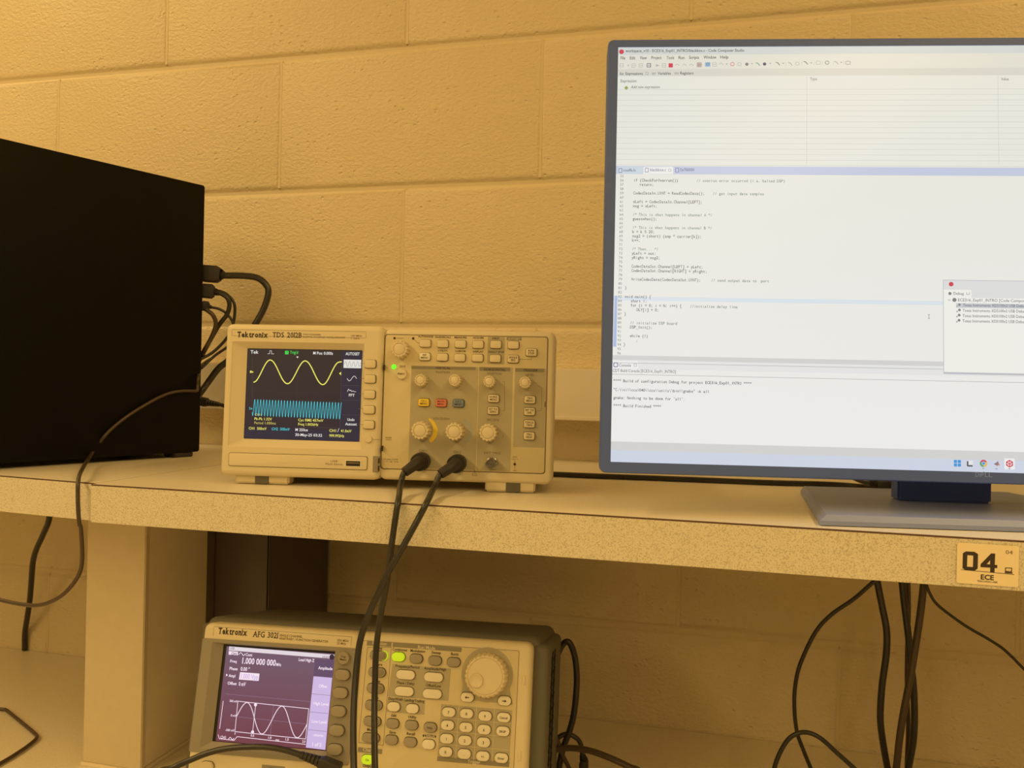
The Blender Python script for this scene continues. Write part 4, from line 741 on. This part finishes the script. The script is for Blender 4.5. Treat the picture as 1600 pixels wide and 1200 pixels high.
for i, c in enumerate([(-201.57, 343.17), (-195.81, 343.15), (-189.64, 343.04), (-180.62, 343.18), (-175.13, 343.15), (-164.25, 343.45), (-154.04, 343.24), (-148.34, 343.39), (-141.42, 344.04), (-131.1, 344.0), (-124.12, 344.14), (-116.66, 344.11), (-107.11, 343.9)]):
    m_ = (RED, GL, GY, em('ui green', (130, 160, 120)), em('ui navy', (84, 88, 110)), GY, GL, GL, GY, GL, em('ui navy', (84, 88, 110)), GL, GY)[i]
    if i in (0, 1, 7, 10): line(mb, circ(c[0], c[1], 1.5, 10), .4, .78, m_, True)
    elif i in (9, 12): line(mb, rr(c[0]-1.9, c[0]+1.7, c[1]-1.2, c[1]+1.3, .3), .35, .78, m_, True)
    elif i in (2, 4): poly(mb, circ(c[0], c[1], 1.5, 6), .78, m_)
    else: line(mb, [(c[0]-1.6, c[1]+1.1), (c[0], c[1]+.6), (c[0]+1.5, c[1]-1.3)], .7, .78, m_)
for c in [(-206.26, 343.19), (-185.54, 343.37), (-170.38, 343.56), (-159.92, 343.61), (-136.95, 343.94), (-112.61, 344.18)]: poly(mb, [(c[0]-.8, c[1]+.4), (c[0]+.8, c[1]+.4), (c[0], c[1]-.5)], .78, GY)
c = (-287.96, 342.34); poly(mb, [(c[0]-.8, c[1]+.4), (c[0]+.8, c[1]+.4), (c[0], c[1]-.5)], .78, GY)
for c in [(-157.72, 343.26), (-144.67, 343.37), (-134.67, 343.68), (-127.52, 343.82), (-118.93, 343.95), (-110.51, 343.92)]: line(mb, [(c[0], c[1]-1.6), (c[0], c[1]+1.6)], .2, .78, GL)
c = (-289.39, 322.97); poly(mb, [(c[0]-1.8, c[1]), (c[0], c[1]-1.8), (c[0]+1.8, c[1]), (c[0], c[1]+1.8)], .78, em('ui olive', (150, 164, 90)))
for c in [(-293.1, 252.1), (-271.21, 252.51), (-246.07, 252.62)]: line(mb, rr(c[0]-1.3, c[0]+1.3, c[1]-1.7, c[1]+1.7, .2), .4, .76, em('ui text blue', (96, 108, 140)), True)
c = (-294.05, 88.84); line(mb, rr(c[0]-1.6, c[0]+1.6, c[1]-1.6, c[1]+1.6, .8), .6, .76, em('ui icon deep blue', (90, 100, 160)), True)
for c in [(-272.34, 335.35)]+[(-252.16, 252.6)]+[(-278.05, 88.94)]: line(mb, rr(c[0]-1.0, c[0]+1.0, c[1]-1.0, c[1]+1.0, .2), .25, .76, K2, True)
# taskbar icons
tk = [(-21.7, 15.55), (-12.23, 15.55), (-1.53, 15.97), (8.68, 15.95), (18.42, 16.3)]
WBL = em('ui window blue', (70, 150, 214)); c = tk[0]
for sx in (-1, 1):
    for sz in (-1, 1): poly(mb, rr(c[0]+sx*1.5-1.25, c[0]+sx*1.5+1.25, c[1]+sz*1.4-1.2, c[1]+sz*1.4+1.2, .2), .78, WBL)
c = tk[1]; line(mb, [(c[0]-1.6, c[1]+1.6), (c[0]-1.6, c[1]-1.8), (c[0]+2, c[1]-1.8)], 1.2, .78, em('ui dark', (90, 92, 88))); poly(mb, rr(c[0]-.6, c[0]+2.4, c[1]-.8, c[1]+2.4, .2), .77, em('ui off white', (226, 228, 226)))
c = tk[2]
for k, m_ in enumerate((em('ui red', (206, 70, 88)), em('ui leaf green', (90, 160, 100)), em('ui amber', (222, 186, 84)))):
    a0 = (30, 150, 270)[k]; curve_strip(mb, [(c[0]+2.2*math.cos(math.radians(a0+a)), c[1]+2.2*math.sin(math.radians(a0+a))) for a in range(0, 121, 15)], 1.4, .78, m_)
poly(mb, circ(c[0], c[1], 1.1, 12), .76, WBL)
c = tk[3]; poly(mb, [(c[0]-2.4, c[1]-.2), (c[0]-.5, c[1]+.9), (c[0]+.9, c[1]+2.2), (c[0]+.4, c[1]-1.6), (c[0]-1, c[1]-1)], .78, em('ui slate', (130, 120, 136))); poly(mb, [(c[0]+.9, c[1]+2.2), (c[0]+2.4, c[1]-1.7), (c[0]+1.2, c[1]-.8), (c[0]+.2, c[1]-2.1)], .77, em('ui rust', (196, 120, 100)))
c = tk[4]; poly(mb, rr(c[0]-4, c[0]+4, c[1]-4.6, c[1]+4.2, .5), .79, em('ui paper', (234, 234, 233))); hx = [(c[0]+2.6*math.cos(math.radians(90+60*k)), c[1]+2.6*math.sin(math.radians(90+60*k))) for k in range(6)]
line(mb, hx, .8, .77, RED, True)
for k in (1, 3, 5): line(mb, [c, hx[k]], .7, .77, RED)
for k in (0, 2, 4): line(mb, [(c[0]+(hx[k][0]-c[0])*.3, c[1]+(hx[k][1]-c[1])*.3), hx[k]], .5, .77, RED)
for a in [(-1.67, 11.97), (8.27, 11.99), (18.2, 12.27)]: line(mb, [(a[0]-.7, a[1]), (a[0]+.7, a[1])], .5, .77, GY)
mtilt_o = mb.build('screen_graphics', ms)
# stand
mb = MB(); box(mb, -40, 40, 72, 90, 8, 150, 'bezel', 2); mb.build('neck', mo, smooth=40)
mb = MB(); lo_ = [(-136.5, -28), (136.5, -28), (104, 168), (-98, 168)]; hi_ = [(-131, -25), (131, -25), (100, 166), (-95, 166)]
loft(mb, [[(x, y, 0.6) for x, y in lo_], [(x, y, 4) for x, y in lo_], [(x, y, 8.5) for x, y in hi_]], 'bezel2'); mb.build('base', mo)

# ================================================================== SHELF LABEL
st = empty('number_label', (188, -469.6, -36)); tag(st, 'cream rectangular sticker numbered 04 on the shelf front edge at the right', 'label')
stq = (-23.2, 17.1, 2.5, 32.0)
mb = MB(); cx, cz_ = (stq[0]+stq[1])/2, 0
slab(mb, stq[0], stq[1], stq[2], stq[3], 1.6, .0, -.35, 'sticker'); mb.build('card', st)
mb = MB(); W3 = stq[1]-stq[0]; H3 = stq[3]-stq[2]
def sp_(x, y): return (stq[0]+W3*(x-70)/(1345-70), stq[3]-H3*(y-(95+(x-70)*.037))/(865))
def pg(pts): poly(mb, [sp_(*p) for p in pts], -.45, 'ink')
def ringp(o_, i_): 
    holed(mb, [sp_(*p) for p in o_], [sp_(*p) for p in i_], -.45, 'ink')
ringp([(190, 320), (255, 280), (430, 285), (505, 330), (505, 640), (440, 688), (255, 682), (190, 640)], [(285, 360), (408, 365), (405, 610), (282, 605)])
ringp([(775, 308), (858, 310), (855, 548), (908, 552), (905, 618), (855, 616), (852, 712), (762, 708), (764, 612), (562, 606), (562, 545)], [(757, 455), (757, 542), (690, 538)])
line(mb, [sp_(160, 672), sp_(1250, 738)], .4, -.44, 'ink')
text(mb, 'ECE', sp_(572, 862), H3*.115, 'ink', sp_(842, 872), -.45, .03); text(mb, 'TEACHING LABS', sp_(500, 915), H3*.042, 'ink', sp_(918, 938), -.45, .01); text(mb, '04', sp_(1072, 312), H3*.095, 'ink2', sp_(1215, 318), -.45)
line(mb, [sp_(1075, 605), sp_(1205, 608), sp_(1200, 678), sp_(1075, 675)], .55, -.45, 'ink', True); line(mb, [sp_(1068, 700), sp_(1212, 706)], 1.0, -.45, 'ink')
mb.build('printing', st)

# ================================================================== CABLES
SPT = [(-285.7, -383.3, 27.1)]
def probe(P, boot_at, dirp, label):
    root = empty('signal_cable', boot_at); tag(root, label, 'cable', None)
    o = Vector(boot_at); rel = lambda pts: [tuple(Vector(p)-o) for p in pts]; P = land(P, 5.5, .25, -.6, 120)
    mb = MB(); tube(mb, rel(P), 2.75, 'cable', 6); mb.build('lead', root, smooth=60)
    nrm = Vector((math.sin(SR[3]), -math.cos(SR[3]), 0)); a = o+nrm*6
    mb = MB(); tube(mb, rel([a-nrm*4, a, a+nrm*10, a+nrm*13]), lambda t: (8.6, 8.8, 8.6, 7.6)[min(3, int(t*4))], 'rubber', 4, 24); tube(mb, rel([a+nrm*8, a+nrm*20, Vector(P[1])]), lambda t: 6.4-1.8*t, 'rubber', 5, 20); 
    mb.build('plug', root, smooth=50)
    mb = MB(); tube(mb, rel([a-nrm*10, a-nrm*3]), 7.6, 'chrome', 2, 24, False); mb.build('bayonet_collar', root, smooth=40)
A = [(-283.1, -405.3, 26.1), (-287.1, -417.4, 20.5), (-287.5, -425.1, 10.1)]+[(-271.8, -468.0, 3.5), (-270.6, -476.0, -8.4), (-273.6, -477.0, -34.1), (-278.3, -474.0, -65.1), (-285.2, -470.0, -96.9), (-288.7, -470.0, -126.6), (-286.6, -476.0, -154.2), (-282.2, -486.0, -178.9), (-270.3, -510.0, -212.5), (-260.0, -530.0, -229.9)]
B = [(-249.5, -399.8, 25.3), (-253.9, -412.0, 19.8), (-256.3, -422.1, 8.4)]+[(-244.0, -472.0, 3.4), (-248.5, -479.0, -9.4), (-259.3, -484.0, -31.8), (-270.3, -488.0, -53.3), (-278.8, -490.0, -72.3), (-288.2, -490.0, -93.6), (-294.3, -492.0, -116.2), (-294.0, -500.0, -146.8), (-289.3, -512.0, -176.6), (-281.5, -526.0, -206.9), (-273.4, -540.0, -227.0)]
ca, cb = [(-282.6, -382.8, 28.4), (-248.2, -377.2, 27.6)]
probe(A, tuple(ca), None, 'black coaxial cable plugged into the left channel input, hanging over the shelf edge')
probe(B, tuple(cb), None, 'black coaxial cable plugged into the right channel input, crossing in front of the other')
# thin lead over the tower and shelf edge
P = [(-697.2, -120.0, 129.4), (-689.5, -150.0, 120.0)]+[(-667.7, -187.7, 104.8), (-667.3, -189.4, 93.8), (-666.8, -191.0, 86.9), (-668.5, -195.4, 86.0), (-675.4, -210.3, 85.9), (-683.2, -227.5, 82.4), (-691.3, -248.5, 72.6), (-702.9, -278.5, 53.8), (-711.6, -300.7, 34.3), (-717.3, -318.3, 10.5)]+[(-621.1, -440.0, 10.1), (-602.3, -466.0, 3.3), (-599.0, -470.0, -11.5), (-597.1, -471.0, -27.3), (-595.5, -471.0, -39.1)]+[(-594.9, -470.0, -42.2), (-594.6, -468.0, -64.0), (-597.1, -466.0, -81.4), (-604.4, -465.0, -94.6), (-617.9, -464.0, -108.3), (-634.5, -462.0, -117.9), (-653.3, -460.0, -123.7), (-676.3, -458.0, -124.9), (-702.9, -455.0, -124.0), (-748.3, -450.0, -121.7), (-851.0, -400.0, -135.9), (-980.7, -330.0, -168.6), (-1114.2, -260.0, -220.1)]
P = land(P, 3.9, -.8, .3, 60)
cable('thin_lead', P, 3.9, 'thin black lead crossing the tower side and looping below the left shelf section', 'cable2')
P = [(-968.9, -110.0, -104.4), (-977.6, -104.0, -119.0), (-994.4, -95.0, -138.4), (-1021.3, -80.0, -167.2), (-1040.3, -66.0, -191.2), (-1061.9, -46.0, -229.8), (-1077.8, -32.0, -262.6), (-1093.5, -20.0, -292.9)]+[(-1110.1, -7.0, -323.6), (-1111.9, -5.0, -352.0)]
cable('power_cord', P, 8.4, 'thick black power cord dropping behind the bench at the far left')
P = [(-1004.4, -225.2, -350.6), (-942.8, -217.0, -350.6), (-933.9, -216.6, -350.6), (-915.4, -225.8, -350.6), (-873.4, -247.6, -350.6), (-837.0, -267.0, -350.6), (-826.2, -275.4, -350.6), (-820.3, -288.5, -350.6), (-813.8, -315.9, -350.6), (-810.6, -345.0, -350.6), (-811.5, -381.4, -350.6)]
cable('thin_lead', P, 4.4, 'thin dark lead bent to a point on the bench at the bottom left', 'cable2', 5)
# tower rear plugs
def plug_cable(name, plug, P, dia, label, pw=(9, 7), m='cable', rib=True, cat='cable'):
    a, b = Vector(plug[0]), Vector(plug[1]); root = empty(name, a); tag(root, label, cat); rel = lambda q: [tuple(Vector(p)-a) for p in q]
    mb = MB(); t = (b-a).normalized(); s = t.cross(Vector((0, 0, 1))).normalized(); u = s.cross(t)
    loops = []
    for f, k in ((0, .8), (.05, 1), (.8, 1), (1, .72)):
        c = (b-a)*f; loops.append([tuple(c+s*x*k*pw[0]/2+u*z*k*pw[1]/2) for x, z in rr(-1, 1, -1, 1, .35, 3)])
    loft(mb, loops, 'rubber'); 
    mb.build('plug', root, smooth=40)
    mb = MB(); c0 = b-a; c1 = Vector(P[0])-a; 
    for k in range(5):
        f = k/5; mb_c = c0+(c1-c0)*f; tube(mb, [mb_c, mb_c+(c1-c0)*.13], dia*.5*(1.75-.6*f), 'rubber', 2, 12, False)
    tube(mb, [c0-t*1, c1], dia*.55, 'rubber', 2, 12, False); mb.build('strain_relief', root, smooth=40)
    mb = MB(); tube(mb, rel([b]+P), dia/2, m, 6); mb.build('lead', root, smooth=60); return root
plug_cable('power_cord', [(-681.0, -165.0, 242.6), (-657.6, -158.0, 241.4)], [(-654.7, -155.0, 240.8), (-631.0, -145.0, 241.3), (-613.4, -138.0, 238.6), (-602.4, -134.0, 227.8), (-601.0, -134.0, 215.6), (-606.7, -136.0, 195.9), (-616.1, -140.0, 176.0), (-630.7, -142.0, 153.9), (-650.9, -144.0, 129.1), (-665.9, -146.0, 116.6), (-679.5, -150.0, 96.7), (-684.7, -160.0, 81.9), (-728.1, -120.0, 62.8)], 8.8, 'thick black power cord arching from the top plug on the back of the tower', (17, 22))
plug_cable('data_cable', [(-680.4, -165.0, 219.4), (-666.5, -158.0, 218.7)], [(-660.3, -156.0, 217.2), (-651.8, -152.0, 211.5), (-648.8, -150.0, 201.9), (-652.6, -150.0, 188.6), (-663.3, -152.0, 173.8), (-676.6, -156.0, 147.9), (-683.2, -160.0, 131.8), (-720.7, -120.0, 116.3)], 6.0, 'black cable curving down from the middle plug on the tower back', (10, 19))
cable('thin_lead', [(-665.8, -150.0, 221.0), (-655.9, -146.0, 216.5), (-646.5, -143.0, 205.0), (-645.9, -142.0, 188.0), (-650.6, -141.0, 170.9), (-659.1, -141.0, 156.1), (-672.1, -150.0, 138.4), (-681.0, -165.0, 128.0)], 4.0, 'thin black lead bowing right of the middle plug behind the oscilloscope')
plug_cable('data_cable', [(-678.4, -168.0, 199.1), (-671.5, -162.0, 198.4)], [(-669.0, -160.0, 197.6), (-661.9, -155.0, 196.1), (-654.0, -150.0, 191.0), (-647.6, -146.0, 181.6), (-644.2, -143.0, 168.4), (-652.7, -142.0, 148.8), (-669.2, -150.0, 133.6), (-679.3, -165.0, 115.9)], 3.6, 'thin black lead from the lowest small plug on the tower back', (8, 13))
cable('data_cable', [(-670.9, -170.0, 194.1), (-662.4, -166.0, 186.0), (-661.0, -162.0, 174.3), (-668.6, -160.0, 157.4), (-679.1, -162.0, 137.8), (-720.8, -120.0, 118.8)], 5.6, 'brownish grey cable hugging the tower back edge below the plugs', 'cable2')
plug_cable('power_cord', [(-754.2, -60.0, 68.9), (-740.4, -60.0, 66.6)], [(-719.3, -62.0, 64.5), (-708.7, -62.0, 60.8), (-689.2, -64.0, 46.9), (-675.6, -66.0, 26.4)], 5.6, 'black ribbed power plug in front of the wiring channel beside the tower', (10, 13))
# in front of the generator
P = [(-506.4, -475.5, -268.1), (-490.2, -467.5, -258.5), (-478.7, -460.9, -253.3), (-461.7, -453.4, -246.5), (-443.0, -448.3, -242.0), (-416.0, -444.5, -238.7), (-395.5, -442.2, -238.9), (-374.8, -440.6, -242.3)]
rt = plug_cable('usb_lead', [(-335.7, -436.5, -253.0), (-356.2, -439.4, -246.5)], land(P[::-1], 5.6, -.7, -.5, 120), 5.6, 'black lead with a ribbed plug arching across the bottom of the generator screen', (11, 11))
# coil right of the generator
cable('power_cord', land([(-199.8, -212.0, -331.6), (-194.1, -212.0, -298.8), (-189.6, -212.0, -269.0), (-186.7, -212.0, -242.1), (-181.9, -212.0, -211.0), (-175.7, -212.0, -192.4), (-168.5, -212.0, -184.7), (-162.7, -212.0, -191.1), (-158.2, -212.0, -207.2), (-156.5, -212.0, -230.7), (-158.7, -212.0, -262.7), (-163.3, -212.0, -284.4), (-169.9, -212.0, -303.7), (-174.7, -212.0, -328.2)], 7.0, 0.3, -0.9, 60), 7.0, 'black cord standing in a tall narrow loop right of the generator')
cable('power_cord', land([(-200.4, -260.0, -314.3), (-188.2, -258.0, -299.6), (-173.5, -255.0, -290.3), (-156.9, -255.0, -285.4), (-136.1, -258.0, -283.6), (-115.4, -262.0, -285.7), (-90.0, -268.0, -291.0), (-77.4, -272.0, -295.8)], 6.6, 0.9, -0.4, 120), 6.6, 'dark glossy cord making a low wide arch at the generator foot', 'cable2')
cable('thin_lead', land([(-183.2, -222.0, -280.9), (-176.3, -218.0, -294.1), (-171.2, -215.0, -310.5), (-162.6, -212.0, -328.5)], 5.0, 0.6, -0.7, 60), 5.0, 'short brownish lead slanting down through the coil beside the generator', 'cable2')
plug_cable('data_cable', [(-147.5, -205.0, -332.2), (-147.8, -205.0, -318.3)], [(-149.5, -205.0, -312.6), (-150.9, -206.0, -302.4), (-155.4, -208.0, -294.2), (-165.2, -210.0, -289.6), (-174.2, -212.0, -292.3), (-181.7, -214.0, -301.7), (-186.4, -216.0, -312.1), (-191.0, -218.0, -330.4)], 5.4, 'black lead with a square plug hanging behind the low cord arch', (16, 9))
# hanging cables under the right of the shelf
cable('thin_lead', land([(164.3, -150.0, -101.4), (157.4, -150.0, -108.2), (140.2, -150.0, -126.0), (117.8, -148.0, -145.6), (102.3, -145.0, -166.9), (88.9, -140.0, -200.6), (83.3, -136.0, -225.8), (82.1, -132.0, -254.3), (85.7, -128.0, -286.7), (93.4, -124.0, -308.9), (103.6, -120.0, -333.9)], 4.6, 0.8, -0.5, 160), 4.6, 'thin black cable bowing left under the shelf, leftmost of the hanging bundle')
cable('power_cord', land([(168.9, -120.0, -108.3), (170.9, -120.0, -118.7), (175.2, -118.0, -138.2), (181.2, -115.0, -167.5), (181.7, -112.0, -195.5), (178.8, -108.0, -232.2), (178.4, -104.0, -269.0), (182.2, -100.0, -297.6), (189.3, -95.0, -333.3)], 7.6, 0.5, -0.6, 160), 7.6, 'thick black wavy cord hanging under the shelf beside the thin bowed cable')
cable('power_cord', land([(197.0, -110.0, -110.2), (199.8, -110.0, -134.2), (205.2, -108.0, -171.1), (208.3, -106.0, -198.6), (212.6, -104.0, -229.8), (214.8, -102.0, -265.3), (214.3, -100.0, -295.4), (210.0, -98.0, -329.1)], 7.6, -0.3, -0.8, 120), 7.6, 'thick black cord hanging behind the crossing brown cord under the shelf')
cable('data_cable', land([(206.6, -95.0, -113.8), (207.9, -94.0, -151.2), (207.7, -92.0, -191.2), (208.6, -90.0, -235.1), (211.3, -88.0, -281.0), (211.0, -86.0, -334.3)], 4.8, 0.1, -0.9, 90), 4.8, 'slim straight brown cable hanging between the two crossing cords', 'cable2')
cable('power_cord', land([(215.7, -130.0, -105.2), (212.6, -130.0, -141.4), (208.6, -128.0, -180.2), (204.1, -126.0, -217.5), (198.3, -124.0, -258.9), (195.4, -122.0, -288.8), (193.2, -120.0, -321.6)], 7.8, -0.7, -0.6, 160), 7.8, 'brown black cord slanting down left in front of the hanging bundle', 'cable2')
cable('thin_lead', land([(215.4, -140.0, -104.4), (219.9, -140.0, -115.7), (229.2, -138.0, -128.4), (256.5, -132.0, -148.5), (283.1, -128.0, -163.5), (299.4, -124.0, -174.6), (319.3, -120.0, -193.9), (344.1, -116.0, -218.5)], 3.2, 0.95, -0.2, 250), 3.2, 'thin black lead sweeping off to the right under the numbered label')
cable('data_cable', land([(56.4, -200.0, -313.1), (58.2, -200.0, -300.0), (64.0, -200.0, -282.8), (73.2, -200.0, -267.3), (86.9, -200.0, -259.8), (102.4, -200.0, -263.3), (119.7, -200.0, -276.9), (140.2, -200.0, -293.4), (153.7, -200.0, -304.9)], 4.8, 0.8, -0.5, 160), 4.8, 'black cable forming a low hump at the bottom right corner of the bench')
# cable lying at the back of the shelf behind the monitor
cable('video_cable', [(-219.3, -222.4, 3.2), (-187.0, -214.1, 3.2), (-133.9, -210.0, 3.2), (-84.7, -204.0, 3.2), (-22.4, -198.2, 3.2), (45.2, -192.7, 3.2), (111.8, -180.8, 3.2), (148.3, -194.3, 3.2), (181.9, -213.1, 3.2)], 6.0, 'black cable lying along the back of the shelf behind the monitor')
plug_cable('video_cable', [(163.6, -230.0, 10.7), (150.7, -225.0, 10.1)], [(143.9, -222.0, 11.4), (135.7, -215.0, 12.9), (125.2, -200.0, 16.8), (110.5, -190.0, 19.2), (92.0, -180.0, 20.9)], 7.0, 'black display cable with a moulded plug beside the monitor neck', (14, 10))
bpy.data.objects.remove(_fo)
